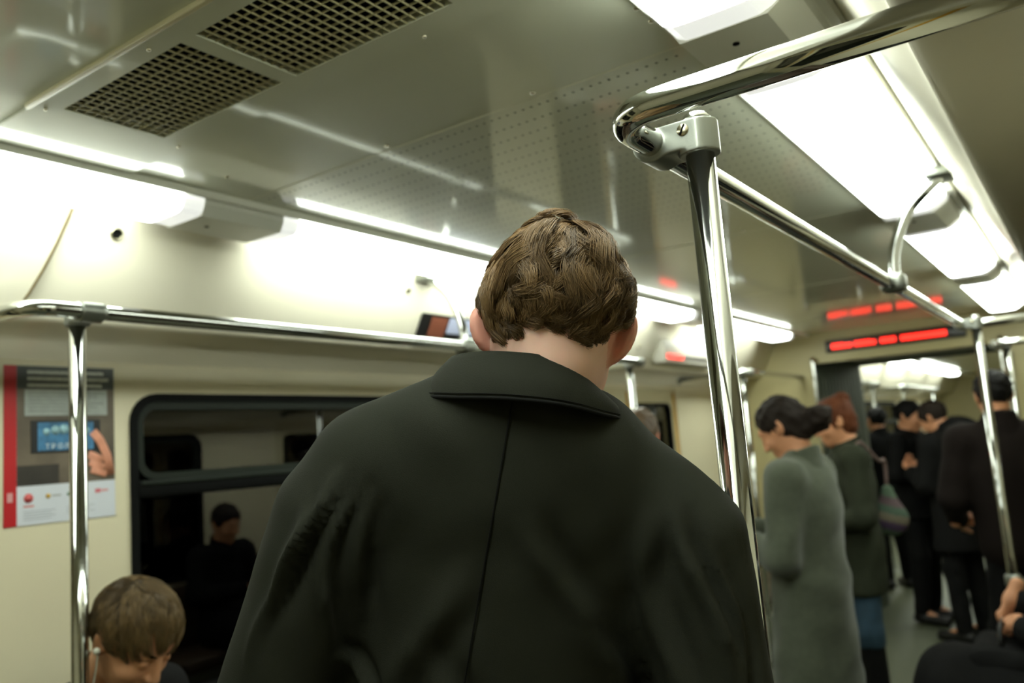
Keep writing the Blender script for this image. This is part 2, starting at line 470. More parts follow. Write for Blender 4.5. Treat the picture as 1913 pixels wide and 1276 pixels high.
wn = dn = 0
FRAMEM = mat('window_frame_dark', (30, 35, 29), rough=0.5, spec=0.15)
YEL = mat('door_yellow_edge', (196, 148, 40), rough=0.5)
DGREY = mat('door_cream', (200, 192, 156), rough=0.4)
def rrect(ya, yb, za, zb, r, n=7):
    out = []
    for cy, cz, a0 in ((yb - r, zb - r, 0), (ya + r, zb - r, 90), (ya + r, za + r, 180), (yb - r, za + r, 270)):
        for k in range(n): a = math.radians(a0 + 90 * k / (n - 1)); out.append((cy + r * math.cos(a), cz + r * math.sin(a)))
    return out
def ring(name, s, outer, inner, x0, x1, M, parent):
    n = len(outer)
    V = [(s * x0, y, z) for y, z in outer] + [(s * x0, y, z) for y, z in inner] + [(s * x1, y, z) for y, z in outer] + [(s * x1, y, z) for y, z in inner]
    F = []
    for i in range(n):
        j = (i + 1) % n
        F += [(i, j, n + j, n + i), (2 * n + i, 3 * n + i, 3 * n + j, 2 * n + j), (i, 2 * n + i, 2 * n + j, j), (n + i, n + j, 3 * n + j, 3 * n + i)]
    o = mesh(name, V, F, M)
    bm = bmesh.new(); bm.from_mesh(o.data); bmesh.ops.recalc_face_normals(bm, faces=bm.faces[:]); bm.to_mesh(o.data); bm.free()
    return keep(o, parent)
def window(s, ya, yb, za, zb, label):
    global wn
    wn += 1
    w = struct(empty('window_%d' % wn, (s * XW, (ya + yb) / 2, za)), label)
    ring('corner_fill', s, [(y, z) for y, z in rrect(ya - .001, yb + .001, za - .001, zb + .001, .004)], rrect(ya + .004, yb - .004, za + .004, zb - .004, .085), XW + .0005, XW + .05, WALL, w)
    ring('rubber_seal', s, rrect(ya, yb, za, zb, .09), rrect(ya + .024, yb - .024, za + .024, zb - .024, .07), XW - .008, XW + .045, RUBBER, w)
    zt = zb - .285
    ring('window_frame', s, rrect(ya + .024, yb - .024, zt + .02, zb - .024, .06), rrect(ya + .045, yb - .045, zt + .04, zb - .05, .045), XW - .002, XW + .03, FRAMEM, w)
    box('transom', s * (XW - .012), s * (XW + .04), ya + .02, yb - .02, zt - .035, zt + .02, RUBBER, w, bevel=.008)
    box('transom_strip', s * (XW - .016), s * (XW - .010), ya + .03, yb - .03, zt + .004, zt + .018, FRAMEM, w, bevel=.002)
    box('pane', s * (XW + .022), s * (XW + .026), ya + .04, yb - .04, zt + .018, zb - .045, GLASS, w)
    box('pane', s * (XW + .022), s * (XW + .026), ya + .02, yb - .02, za + .02, zt - .03, GLASS, w)
    return w
def door(s, ya, yb, zb, label):
    global dn
    dn += 1
    d = struct(empty('door_%d' % dn, (s * XW, (ya + yb) / 2, 0)), label)
    ym = (ya + yb) / 2
    for a, b in ((ya + .002, ym - .004), (ym + .004, yb - .002)):
        x0, x1 = s * (XW + .012), s * (XW + .045)
        boxes('door_leaf', [(min(x0, x1), max(x0, x1), a, a + .09, .01, zb), (min(x0, x1), max(x0, x1), b - .09, b, .01, zb), (min(x0, x1), max(x0, x1), a + .09, b - .09, .01, .75), (min(x0, x1), max(x0, x1), a + .09, b - .09, zb - .1, zb)], DGREY, d)
        ring('rubber_seal', s, rrect(a + .08, b - .08, .74, zb - .09, .06), rrect(a + .1, b - .1, .76, zb - .11, .05), XW + .004, XW + .046, RUBBER, d)
        box('pane', s * (XW + .024), s * (XW + .028), a + .085, b - .085, .745, zb - .095, GLASS, d)
    box('safety_strip', s * (XW + .006), s * (XW + .013), ym - .03, ym - .004, .02, zb - .02, YEL, d)
    box('safety_strip', s * (XW + .006), s * (XW + .013), yb - .03, yb - .004, .02, zb - .02, YEL, d)
    return d
for s, side in ((-1, 'left'), (1, 'right')):
    window(s, *WIN[0], 'large rubber framed window with transom on the %s wall' % side)
    door(s, *DOOR[0][:2], DOOR[0][3], 'sliding double door with dark panes in the %s wall' % side)
    door(s, *DOORN[0][:2], DOORN[0][3], 'sliding double door beside the viewer in the %s wall' % side)
    for w in FARW: window(s, *w, 'far window on the %s beyond the gangway' % side)
    for d in FARD: door(s, *d[:2], d[3], 'far sliding door on the %s beyond the gangway' % side)

# end wall with the opening to the gangway
boxes_end = [(-XW, -.63, Y1, Y1 + .05, 0, ZC + .02), (.70, XW, Y1, Y1 + .05, 0, ZC + .02), (-.63, .70, Y1, Y1 + .05, 2.02, ZC + .02)]
struct(boxes('wall_end', boxes_end, ENDW), 'beige end wall around the gangway opening')
struct(box('wall_near_added', -XW, XW, Y0 - .05, Y0, 0, ZC + .02, WALL), 'unseen cream wall added close behind the viewer to cut light from the rear')  # added out of view where the car runs on, to keep the man's back darker
struct(boxes('wall_far', [(-XW, XW, Y3, Y3 + .05, 0, ZC + .02)], ENDW), 'beige wall closing the far section')
struct(boxes('wall_far_frame', [(-XW, -.52, Y2 - .05, Y2, 0, ZC + .02), (.62, XW, Y2 - .05, Y2, 0, ZC + .02), (-.52, .62, Y2 - .05, Y2, 2.03, ZC + .02)], DARKP), 'dark frame on the far side of the gangway')
gw = struct(empty('wall_gangway', (0, G0, 0)), 'dark grey green bellows walls of the gangway')
N = 14
for s, xa, xb in ((-1, -.63, -.52), (1, .70, .62)):
    for i in range(N):                       # folded bellows: one fold after the other
        a, b = G0 + .05 + (G1 - .05 - G0 - .05) * i / N, G0 + .05 + (G1 - .05 - G0 - .05) * (i + 1) / N
        x = xa + (xb - xa) * (i + .5) / N; mid = (a + b) / 2
        extr = [(x, a), (x - s * .012, mid), (x, b), (x + s * .03, b), (x + s * .03, a)]
        V = [(p, q, 0) for p, q in extr] + [(p, q, 2.05) for p, q in extr]
        o = mesh('bellows_fold', V, [(0, 1, 6, 5), (1, 2, 7, 6), (2, 3, 8, 7), (3, 4, 9, 8), (4, 0, 5, 9), (4, 3, 2, 1, 0), (5, 6, 7, 8, 9)], DARKP); keep(o, gw)
box('roof_panel', -.66, .73, G0 + .05, G1 - .05, 2.05, 2.08, DARKP, gw)

# ------------------------------------------------------------------ lights
segs = [(-.2, 1.262), (1.512, 2.915), (3.205, 4.47), (4.75, 6.3)]
gaps = [(-.45, -.2), (1.262, 1.512), (2.915, 3.205), (4.47, 4.75)]
fsegs = [(7.95, 9.2), (9.45, 10.8), (11.05, 12.4), (12.65, 14.0), (14.25, 15.6)]
prof = smooth_prof([(.640, 2.240), (.641, 2.222), (.656, 2.196), (.70, 2.194), (.765, 2.194), (.80, 2.196), (.842, 2.222), (.846, 2.240)], 1)
boxp = [(.638, 2.241), (.639, 2.222), (.655, 2.193), (.802, 2.193), (.845, 2.222), (.849, 2.241)]
where = ['above the near handrail bend', 'over the middle of the bench', 'over the far end of the bench', 'next to the end wall']
order = ['nearest', 'second', 'third', 'fourth', 'fifth', 'sixth']
trimn = 10
for s, side in ((-1, 'left'), (1, 'right')):
    P = [(s * x, z) for x, z in ((.624, ZC - .0005), (.624, 2.236), (.626, 2.233), (.632, 2.233), (.634, 2.240), (.852, 2.240), (.868, 2.235), (.874, 2.243), (.872, ZC - .0005))]
    for a, b in ((Y0, Y1), (Y2, Y3)):
        trimn += 1
        struct(extrude_y('trim_%d' % trimn, P, a, b, GUTTER), 'grey metal light gutter along the %s ceiling edge%s' % (side, '' if a < 0 else ' beyond the gangway'))
    for i, (a, b) in enumerate(segs):
        L = empty('fluorescent_light', (s * .74, (a + b) / 2, 2.24))
        tag(L, 'white glowing trough light on the %s ceiling edge, %s' % (side, where[i]), 'ceiling light', 'trough lights along the %s ceiling edge' % side)
        extrude_y('diffuser', [(s * x, z) for x, z in prof], a + .058, b - .058, LAMPM, L)
        for c, d in ((a + .001, a + .058), (b - .058, b - .001)):
            extrude_y('end_cap', [(s * x, z) for x, z in prof], c, d, LAMPEND, L)
    for i, (a, b) in enumerate(gaps):
        o = extrude_y('light_cover_box', [(s * x, z) for x, z in boxp], a, b, GREYBOX)
        tag(o, 'grey cover box between two %s trough lights, %s from the rear' % (side, order[i]), 'cover box', 'grey cover boxes between the lights')
        k = lathe('bolt', [(.006, 0), (.006, .002), (.001, .003)], (s * .728, (a + b) / 2 - .06, 2.193), (0, 0, -1), BLACK, None, 10); o.location = (0, 0, 0); k.parent = o
    for i, (a, b) in enumerate(fsegs):
        o = extrude_y('fluorescent_light', [(s * x, z) for x, z in prof], a, b, LAMPM)
        tag(o, 'white trough light on the %s beyond the gangway opening, %s of its row' % (side, order[i]), 'ceiling light', 'trough lights beyond the gangway')

# ------------------------------------------------------------------ handrails
RX, RZ, RR = .711, 1.93, .0185
def clamp(parent, s, x, y, px, z=RZ, screws=True):
    """cast sleeve that grips the rail at x and the pole at px"""
    f = Field((min(x, px) - .05, y - .05, z - .05), (max(x, px) + .05, y + .05, z + .05), .0019)
    f.cone((px, y, z - .08), (px, y, z + .08), .0265, .0265, .0)
    f.cone((x, y - .08, z), (x, y + .08, z), .0262, .0262, .004)
    f.box(((x + px) / 2, y, z), (abs(px - x) * .5 + .004, .0255, .0215), .003, .003)
    f.cut((0, 0, z + .0175), (0, 0, 1)); f.cut((0, 0, z - .0262), (0, 0, -1)); f.cut((0, y - .0255, 0), (0, -1, 0)); f.cut((0, y + .0255, 0), (0, 1, 0))
    f.cone((x, y - .012, z), (x, y + .022, z), .0222, .0222, .002)
    V, F = f.nets(); V = relax(V, F, 2, .4)
    o = keep(mesh_np('clamp', V, F, CAST), parent)
    if screws:
        c = lathe('screw', [(.0082, -.003), (.0082, .0006), (.0072, .0018), (.0015, .0026)], (px - s * .010, y - .0255, z + .004), (0, -1, 0), STEEL, o, 18)
        c2 = mesh('screw_slot', *box_data(-.0072, .0072, -.0012, .0003, -.0011, .0011), BLACK)
        c2.location = (px - s * .010, y - .0276, z + .004); c2.rotation_euler = (0, math.radians(-62), 0); c2.parent = o
        c2.matrix_parent_inverse = Matrix.Identity(4)
        c.parent = o; c.matrix_parent_inverse = Matrix.Identity(4)
    return o
def grab_rail(s, ya, yb, label, near=True, far=True, support=None, poles=(), res=True, zf=0.0, group='chrome grab rails'):
    g = empty('grab_rail', (s * .765, ya + .1, zf))
    tag(g, label, 'handrail', group)
    xw = s * 1.2
    pts = []
    if near: pts += [(xw, ya, RZ), (s * RX, ya, RZ)]
    else: pts += [(s * RX, ya, RZ)]
    if far: pts += [(s * RX, yb, RZ), (xw, yb, RZ)]
    else: pts += [(s * RX, yb, RZ)]
    tube('rail', fillet(pts, .062, 12), RR, CHROME, g, 22)
    for yy, on in ((ya, near), (yb, far)):
        if on: lathe('wall_flange', [(.035, 0), (.035, .006), (.022, .012)], (xw, yy, RZ), (-s, 0, 0), CAST, g)
    for y in poles:
        px = s * (RX + .056)
        tube('pole', [(px, y, zf + .002), (px, y, RZ + .019)], RR, CHROME, g, 26)
        lathe('pole_cap', [(.0185, 0), (.0185, .004), (.016, .009), (.009, .0125), (.001, .0135)], (px, y, RZ + .019), (0, 0, 1), CHROME, g)
        lathe('floor_flange', [(.045, 0), (.045, .006), (.022, .014)], (px, y, zf), (0, 0, 1), CAST, g)
        clamp(g, s, s * RX, y, px)
        if zf == 0 and y < 8:
            tube('armrest_tube', [(px, y, .86), (s * (XW + .002), y, .86)], .013, CHROME, g, 14)
            box('armrest_clamp', px - .03, px + .03, y - .026, y + .026, .835, .885, CAST, g, bevel=.012, seg=3)
    for y in support or ():
        f = cat([(s * (RX + .012), y, RZ), (s * .726, y, 2.0), (s * .745, y, 2.062), (s * .783, y, 2.132), (s * .835, y, 2.180), (s * .872, y, 2.208)], 24)
        tube('support_tube', f, .0155, CHROME, g, 18)
        box('clamp', s * (RX - .027), s * (RX + .04), y - .034, y + .034, RZ - .026, RZ + .028, CAST, g, bevel=.016, seg=3)
        lathe('screw', [(.007, 0), (.006, .003), (.001, .004)], (s * RX + .012, y - .034, RZ + .004), (0, -1, 0), STEEL, g, 12)
        o = box('mount_plate', s * .838, s * .905, y - .05, y + .055, 2.198, 2.226, CAST, g, bevel=.006)
        screw((s * .872, y + .04, 2.198), (0, 0, -1), g, .006)
    return g
grab_rail(1, .862, 4.08, 'chrome grab rail over the right bench with its large bend nearest the viewer', True, True, (2.54,), (1.0, 4.03))
grab_rail(-1, .862, 3.86, 'chrome grab rail over the left bench crossing in front of the window', True, True, (2.40,), (1.0, 3.80))
grab_rail(-1, 5.40, Y1 - .004, 'short chrome grab rail on the left next to the end wall', True, False, None, (5.46,))
grab_rail(1, 5.45, Y1 - .004, 'short chrome grab rail on the right next to the end wall', True, False, None, (5.52,))
for s, side in ((-1, 'left'), (1, 'right')):
    grab_rail(s, 8.4, 9.5, 'short chrome grab rail on the %s just beyond the gangway' % side, False, True, None, (9.4,), group='grab rails beyond the gangway')
    grab_rail(s, 11.0, 13.5, 'long chrome grab rail on the %s beyond the gangway' % side, True, True, None, (11.1, 13.4), group='grab rails beyond the gangway')
# upright grab bars at the gangway opening
for x, side in ((-.60, 'left'), (.66, 'right')):
    g = empty('grab_bar', (x, Y1 - .05, .9)); tag(g, 'upright chrome grab bar on the %s edge of the gangway opening' % side, 'grab bar', 'grab bars at the gangway')
    tube('bar', fillet([(x, Y1, 2.06), (x, Y1 - .07, 2.06), (x, Y1 - .07, 1.1), (x, Y1, 1.1)], .04, 6), .015, CHROME, g)

# ------------------------------------------------------------------ benches
SEATM = mat('bench_vinyl_brown', (74, 58, 42), rough=0.55, bump=0.1, bscale=90)
def bench(s, ya, yb, label):
    b = empty('bench', (s * 1.0, (ya + yb) / 2, 0)); tag(b, label, 'bench', 'padded wall benches')
    n = max(2, round((yb - ya) / .47))
    for i in range(n):
        a, c = ya + (yb - ya) * i / n + .004, ya + (yb - ya) * (i + 1) / n - .004
        box('seat', s * .79, s * 1.2, a, c, .38, .46, SEATM, b, bevel=.025, seg=3)
        box('backrest', s * 1.17, s * 1.245, a, c, .48, .84, SEATM, b, bevel=.025, seg=3)
    box('base', s * .88, s * 1.25, ya + .02, yb - .02, 0.001, .385, GREYBOX, b)
bench(-1, 1.06, 3.72, 'long brown padded bench under the large left window')
bench(1, 1.06, 3.92, 'long brown padded bench along the right wall')
bench(-1, 5.55, 6.6, 'short brown padded bench on the left beside the end wall')
bench(1, 5.6, 6.6, 'short brown padded bench on the right beside the end wall')

# ------------------------------------------------------------------ fittings on the left cove
def cove_x(z):
    for (xa, za), (xb, zb) in zip(cv[:-1], cv[1:]):
        if zb <= z <= za: return xa + (xb - xa) * (za - z) / (za - zb + 1e-9)
    return cv[-1][0]
def lock(y, z, label, r=.017):
    n = np.array([.93, 0, -.36]); p = np.array([-cove_x(z), y, z])
    L = empty('panel_lock', tuple(p)); tag(L, label, 'lock', 'round locks on the cove')
    lathe('ring', [(r, -.003), (r, .003), (r * .8, .006), (r * .72, .004), (r * .72, .001)], p, n, STEEL, L)
    lathe('core', [(r * .7, -.003), (r * .7, .002), (r * .35, .0045), (r * .3, .003)], p, n, RUBBER, L)
lock(1.18, 2.186, 'round chrome panel lock on the cove beside the hanging cord')
lock(2.33, 2.165, 'round dark panel lock on the cove left of the overhead poster', .012)
lock(4.35, 2.07, 'round dark panel lock on the cove before the small red display', .012)
cord = [(-cove_x(z) + .006, y, z) for y, z in ((1.055, 2.243), (1.048, 2.20), (1.035, 2.14), (1.018, 2.08), (.998, 2.02), (.975, 1.975), (.94, 1.94))]
tag(tube('cord', cord, .0032, mat('cord_brown', (104, 88, 52), rough=0.6), None, 8), 'thin brown cord hanging down the left cove panel', 'cord')

# overhead poster panel on the cove
def cove_panel(name, ya, yb, za, zb, off, M, parent=None, n=5):
    zs = [za + (zb - za) * i / n for i in range(n + 1)]
    V = [(-cove_x(z) + off, y, z) for z in zs for y in (ya, yb)] + [(-cove_x(z) + off - .006, y, z) for z in zs for y in (ya, yb)]
    k = 2 * (n + 1); F = []
    for i in range(n):
        a = 2 * i; F += [(a, a + 1, a + 3, a + 2), (k + a, k + a + 2, k + a + 3, k + a + 1), (a, a + 2, k + a + 2, k + a), (a + 1, k + a + 1, k + a + 3, a + 3)]
    F += [(0, k, k + 1, 1), (k - 2, k - 1, 2 * k - 1, 2 * k - 2)]
    o = mesh(name, V, F, M)
    if parent is not None: keep(o, parent)
    return o
ap = empty('overhead_advert', (-.96, 2.9, 2.0)); tag(ap, 'dark advert panel stuck on the left cove behind the handrail', 'advert')
cove_panel('panel', 2.44, 3.20, 1.975, 2.095, .009, mat('advert_black', (20, 20, 20), rough=0.35), ap)
cove_panel('orange_figure', 2.50, 2.60, 2.0, 2.085, .0105, mat('advert_orange', (120, 66, 46), rough=0.5), ap)
cove_panel('pale_cloud', 2.61, 2.92, 2.03, 2.088, .0105, mat('advert_lilac', (176, 182, 208), rough=0.5), ap)
cove_panel('grey_field', 2.80, 3.15, 1.985, 2.025, .0105, mat('advert_grey', (110, 116, 110), rough=0.5), ap)

# small red line display over the left door
dp = empty('line_display', (-.95, 4.9, 2.0)); tag(dp, 'small white route display box with red lamp strip on the left cove', 'display')
box('housing', -1.0, -.915, 4.58, 5.5, 1.985, 2.13, mat('display_grey', (186, 184, 172), rough=0.4), dp, bevel=.012)
box('strip', -.915, -.910, 4.60, 5.48, 2.012, 2.035, mat('display_dark', (60, 60, 54), rough=0.4), dp)
REDE = mat('red_led', (255, 42, 30), rough=0.5, emit=2.6)
box('red_lamp', -.911, -.905, 4.60, 4.83, 2.01, 2.037, REDE, dp)

# red running-text sign on the end wall
sg = empty('led_sign', (-.06, Y1 - .03, 2.13)); tag(sg, 'red running-text display over the gangway opening', 'sign')
box('housing', -.50, .46, Y1 - .03, Y1, 2.09, 2.185, mat('sign_black', (22, 24, 22), rough=0.3), sg, bevel=.004)
def words(spec, z0, z1):
    for a, b in spec:
        n = max(1, round((b - a) / .031))
        for i in range(n):
            x0 = a + (b - a) * i / n + .0022; x1 = a + (b - a) * (i + 1) / n - .0022
            h = random.choice((0, 0, 0, .006))
            boxes('led_character', [(x0, x1, Y1 - .034, Y1 - .0295, z0 + .002, z1 - h)], REDE, sg)
words([(-.455, -.305), (-.288, -.135), (-.105, .005), (.035, .34)], 2.112, 2.153)

# ------------------------------------------------------------------ wall poster
po = empty('poster', (-XW + .001, 1.21, 1.44)); tag(po, 'paper poster with red edge and phone picture on the left wall', 'poster')
px0 = -XW + .001
def flat(name, ya, yb, za, zb, rgb, lay, parent=po, rough=0.45, var=0.0, vs=30, emit=0):
    o = box(name, px0, px0 + .0006 * (lay + 1), ya, yb, za, zb, mat('print_%d_%d_%d_%d' % (*rgb, int(var * 100)), rgb, rough=rough, var=var, vscale=vs))
    return keep(o, parent)
flat('sheet', 1.055, 1.362, 1.440, 1.874, (206, 210, 214), 0)
flat('red_strip', 1.055, 1.088, 1.440, 1.874, (176, 16, 24), 1)
flat('strip_mark', 1.064, 1.078, 1.505, 1.53, (206, 150, 150), 2)
flat('photo', 1.0885, 1.362, 1.545, 1.873, (92, 82, 68), 1, var=.5, vs=9)
flat('header', 1.0885, 1.362, 1.810, 1.8735, (54, 60, 56), 2, var=.3, vs=12)
for z, a, b in ((1.856, 1.115, 1.33), (1.838, 1.115, 1.345), (1.820, 1.115, 1.325)):
    flat('headline', a, b, z - .0045, z + .0045, (182, 186, 178), 3, var=.35, vs=160)
flat('text_panel', 1.108, 1.340, 1.735, 1.808, (158, 164, 158), 3, var=.12, vs=60)
for k in range(6): flat('text_line', 1.118, 1.33 - .02 * (k % 3), 1.797 - .010 * k, 1.800 - .010 * k, (126, 132, 126), 4)
flat('dark_band', 1.0885, 1.20, 1.545, 1.60, (44, 40, 34), 2, var=.4, vs=14)
ph = flat('phone', 1.125, 1.318, 1.632, 1.722, (16, 18, 20), 4)
flat('phone_screen', 1.142, 1.298, 1.638, 1.716, (58, 112, 150), 5, var=.55, vs=38)
for ch, y in (('Т', 1.168), ('Р', 1.184), ('О', 1.203), ('Л', 1.221), ('А', 1.272)):
    cu = bpy.data.curves.new('letter', 'FONT'); cu.body = ch; cu.size = .019; cu.extrude = .0002; cu.align_x = 'CENTER'
    o = bpy.data.objects.new('screen_letter', cu); COL.objects.link(o); cu.materials.append(mat('print_white', (226, 234, 236), rough=0.5))
    me = bpy.data.meshes.new_from_object(o.evaluated_get(bpy.context.evaluated_depsgraph_get())); bpy.data.objects.remove(o); o = link('screen_letter', me, mat('print_white', (226, 234, 236), rough=0.5))
    o.rotation_euler = (math.pi / 2, 0, math.pi / 2); o.location = (px0 + .0046, y, 1.643); keep(o, po)
for y, z, r in ((1.165, 1.700, .010), (1.19, 1.704, .013), (1.213, 1.706, .014), (1.245, 1.703, .013), (1.275, 1.70, .011)):
    o = lathe('screen_figure', [(r, 0), (r, .0004)], (px0 + .0042, y, z - .01), (1, 0, 0), mat('print_pale_blue', (150, 190, 200), rough=0.5, var=.4, vscale=60), po, 9)
# hand printed on the poster: thumb and fingers
HANDP = mat('print_hand', (206, 140, 112), rough=0.5, var=.12, vscale=40)
for pts, r in (([(1.296, 1.688), (1.318, 1.66), (1.338, 1.615), (1.348, 1.56)], .013), ([(1.282, 1.622), (1.305, 1.612), (1.325, 1.60)], .012), ([(1.285, 1.60), (1.31, 1.59), (1.33, 1.58)], .011), ([(1.29, 1.578), (1.315, 1.57), (1.335, 1.563)], .010)):
    P = [np.array([px0 + .0044, y, z]) for y, z in pts]
    v, f = sweep(P, r, 10); v = [(px0 + .0036 + (p[0] - px0 - .0044) * .08, p[1], p[2]) for p in v]
    keep(mesh('printed_finger', v, f, HANDP, smooth=True), po)
flat('footer', 1.0885, 1.362, 1.441, 1.545, (204, 208, 216), 2)
lathe('red_logo', [(.0125, 0), (.0125, .0003)], (px0 + .0024, 1.118, 1.512), (1, 0, 0), mat('print_red', (196, 84, 84), rough=0.5), po, 20)
flat('logo_text', 1.105, 1.132, 1.488, 1.493, (206, 130, 128), 3)
lathe('yellow_logo', [(.0065, 0), (.0065, .0003)], (px0 + .0024, 1.170, 1.514), (1, 0, 0), mat('print_yellow', (190, 150, 40), rough=0.5), po, 14)
flat('logo_text', 1.18, 1.205, 1.512, 1.516, (150, 150, 150), 3)
lathe('green_logo', [(.005, 0), (.005, .0003)], (px0 + .0024, 1.226, 1.515), (1, 0, 0), mat('print_green', (70, 110, 80), rough=0.5), po, 14)
flat('logo_text', 1.236, 1.275, 1.513, 1.517, (150, 150, 150), 3)
flat('logo_text', 1.302, 1.318, 1.511, 1.523, (200, 110, 118), 3)
flat('logo_text', 1.32, 1.34, 1.514, 1.520, (206, 140, 144), 3)
for k in range(4): flat('text_line', 1.105, 1.19 - .012 * (k % 2), 1.475 - .007 * k, 1.4775 - .007 * k, (168, 172, 180), 3)
for k in range(3): flat('text_line', 1.22, 1.30 - .015 * (k % 2), 1.478 - .008 * k, 1.4805 - .008 * k, (172, 176, 184), 3)

# ------------------------------------------------------------------ people
def add_head(f, c, R, s=1.0, ears=True, face=True, k=.02):
    """head in its own frame: x right, y to the face, z up; R columns are those axes"""
    P = lambda x, y, z: c + s * (R @ np.array([x, y, z]))
    f.ell(P(0, -.014, .032), np.array([.074, .094, .084]) * s, .02, B=R)
    f.ell(P(0, .022, -.035), np.array([.060, .070, .082]) * s, .035, B=R)
    f.ell(P(0, .062, -.092), np.array([.026, .022, .02]) * s, .03, B=R)
    if face:
        f.cone(P(-.032, .076, .028), P(.032, .076, .028), .011 * s, .011 * s, .02)
        for e in (-1, 1):
            f.ell(P(e * .031, .094, .006), np.array([.016, .014, .010]) * s, .012, 'sub', B=R)
            f.ell(P(e * .031, .079, .006), np.array([.012, .011, .011]) * s, .003, B=R)
            f.ell(P(e * .04, .062, -.03), np.array([.02, .02, .02]) * s, .02, B=R)
        f.cone(P(0, .092, .012), P(0, .107, -.028), .007 * s, .011 * s, .012)
        for e in (-1, 1): f.ell(P(e * .011, .098, -.031), np.array([.008, .009, .007]) * s, .006, B=R)
        f.cone(P(-.018, .085, -.060), P(.018, .085, -.060), .0065 * s, .0065 * s, .008)
        f.cone(P(-.015, .084, -.071), P(.015, .084, -.071), .0075 * s, .0075 * s, .006)
    if ears:
        for e in (-1, 1):
            f.ell(P(e * .078, -.014, -.002), np.array([.010, .019, .032]) * s, .008, B=R @ rotm('Z', e * 22) @ rotm('X', 12))
            f.ell(P(e * .087, -.008, .0), np.array([.006, .010, .017]) * s, .004, 'sub', B=R @ rotm('Z', e * 22) @ rotm('X', 12))

def add_hand(f, w, d, n, side, curl=25.0, s=1.0, spread=.0):
    """w wrist, d finger direction, n palm normal; side +1 when the thumb leaves to d x n"""
    d = np.asarray(d, float); d /= np.linalg.norm(d); n = np.asarray(n, float); n = n - d * n.dot(d); n /= np.linalg.norm(n)
    a = np.cross(d, n) * side
    w = np.asarray(w, float)
    f.cone(w - d * .06 * s, w + d * .01 * s, .026 * s, .024 * s, .02)
    f.cone(w + d * .02 * s, w + d * .072 * s, .028 * s, .031 * s, .015, flat=(n, .52))
    f.cone(w + d * .072 * s + a * .022 * s, w + d * .072 * s - a * .024 * s, .014 * s, .013 * s, .012)
    L = (.043, .047, .044, .034)
    for i in range(4):
        o = (.026 - .0175 * i) * s; p = w + d * (.078 - .004 * abs(i - 1.2)) * s + a * o; dd = d + a * (1.5 - i) * spread; dd /= np.linalg.norm(dd); r = (.0094, .0096, .0092, .0082)[i] * s
        for j, (fr, mu) in enumerate(((1.0, .8), (.62, 1.15), (.5, .9))):
            c_, s_ = math.cos(math.radians(curl * mu)), math.sin(math.radians(curl * mu))
            nn = n - dd * n.dot(dd); nn /= np.linalg.norm(nn); dd = dd * c_ + nn * s_; n2 = p + dd * L[i] * fr * s
            f.cone(p, n2, r, r * .9, .006); p = n2; r *= .9
    p = w + d * .022 * s + a * .022 * s; dd = d * .62 + a * .62 + n * .45; dd /= np.linalg.norm(dd)
    f.cone(w + d * .015 * s + a * .008 * s, p + dd * .03 * s, .017 * s, .0125 * s, .012)
    p = p + dd * .03 * s; dd = dd + n * .25 + d * .35; dd /= np.linalg.norm(dd)
    f.cone(p, p + dd * .03 * s, .0108 * s, .0098 * s, .006); p = p + dd * .03 * s
    f.cone(p, p + (dd + d * .3) / np.linalg.norm(dd + d * .3) * .022 * s, .0098 * s, .0082 * s, .006)

def wrinkle(V, F, amp, fx, seed):
    g = np.random.default_rng(seed); N = vnormals(V, F); d = np.zeros(len(V))
    for i in range(7):
        k = g.normal(size=3); k[2] *= .35; k = k / np.linalg.norm(k) * fx * (.6 + 1.4 * g.random())
        d += np.sin(V @ k + 2.2 * np.sin(V @ (g.normal(size=3) * fx * .35)) + g.random() * 6.28) * (.4 + .6 * g.random())
    return V + N * (amp * d / 3)[:, None]

BASE = dict(head=(0, .03, 1.60), neck=(0, -.01, 1.46), chest=(0, 0, 1.26), pelvis=(0, 0, .93),
            shl=(-.165, 0, 1.405), ell=(-.225, -.02, 1.13), wrl=(-.235, .06, .90),
            shr=(.165, 0, 1.405), elr=(.225, -.02, 1.13), wrr=(.235, .06, .90),
            hil=(-.085, 0, .90), knl=(-.095, .02, .50), anl=(-.10, -.01, .09), tol=(-.115, .13, .045),
            hir=(.085, 0, .90), knr=(.095, .02, .50), anr=(.10, -.01, .09), tor=(.115, .13, .045))

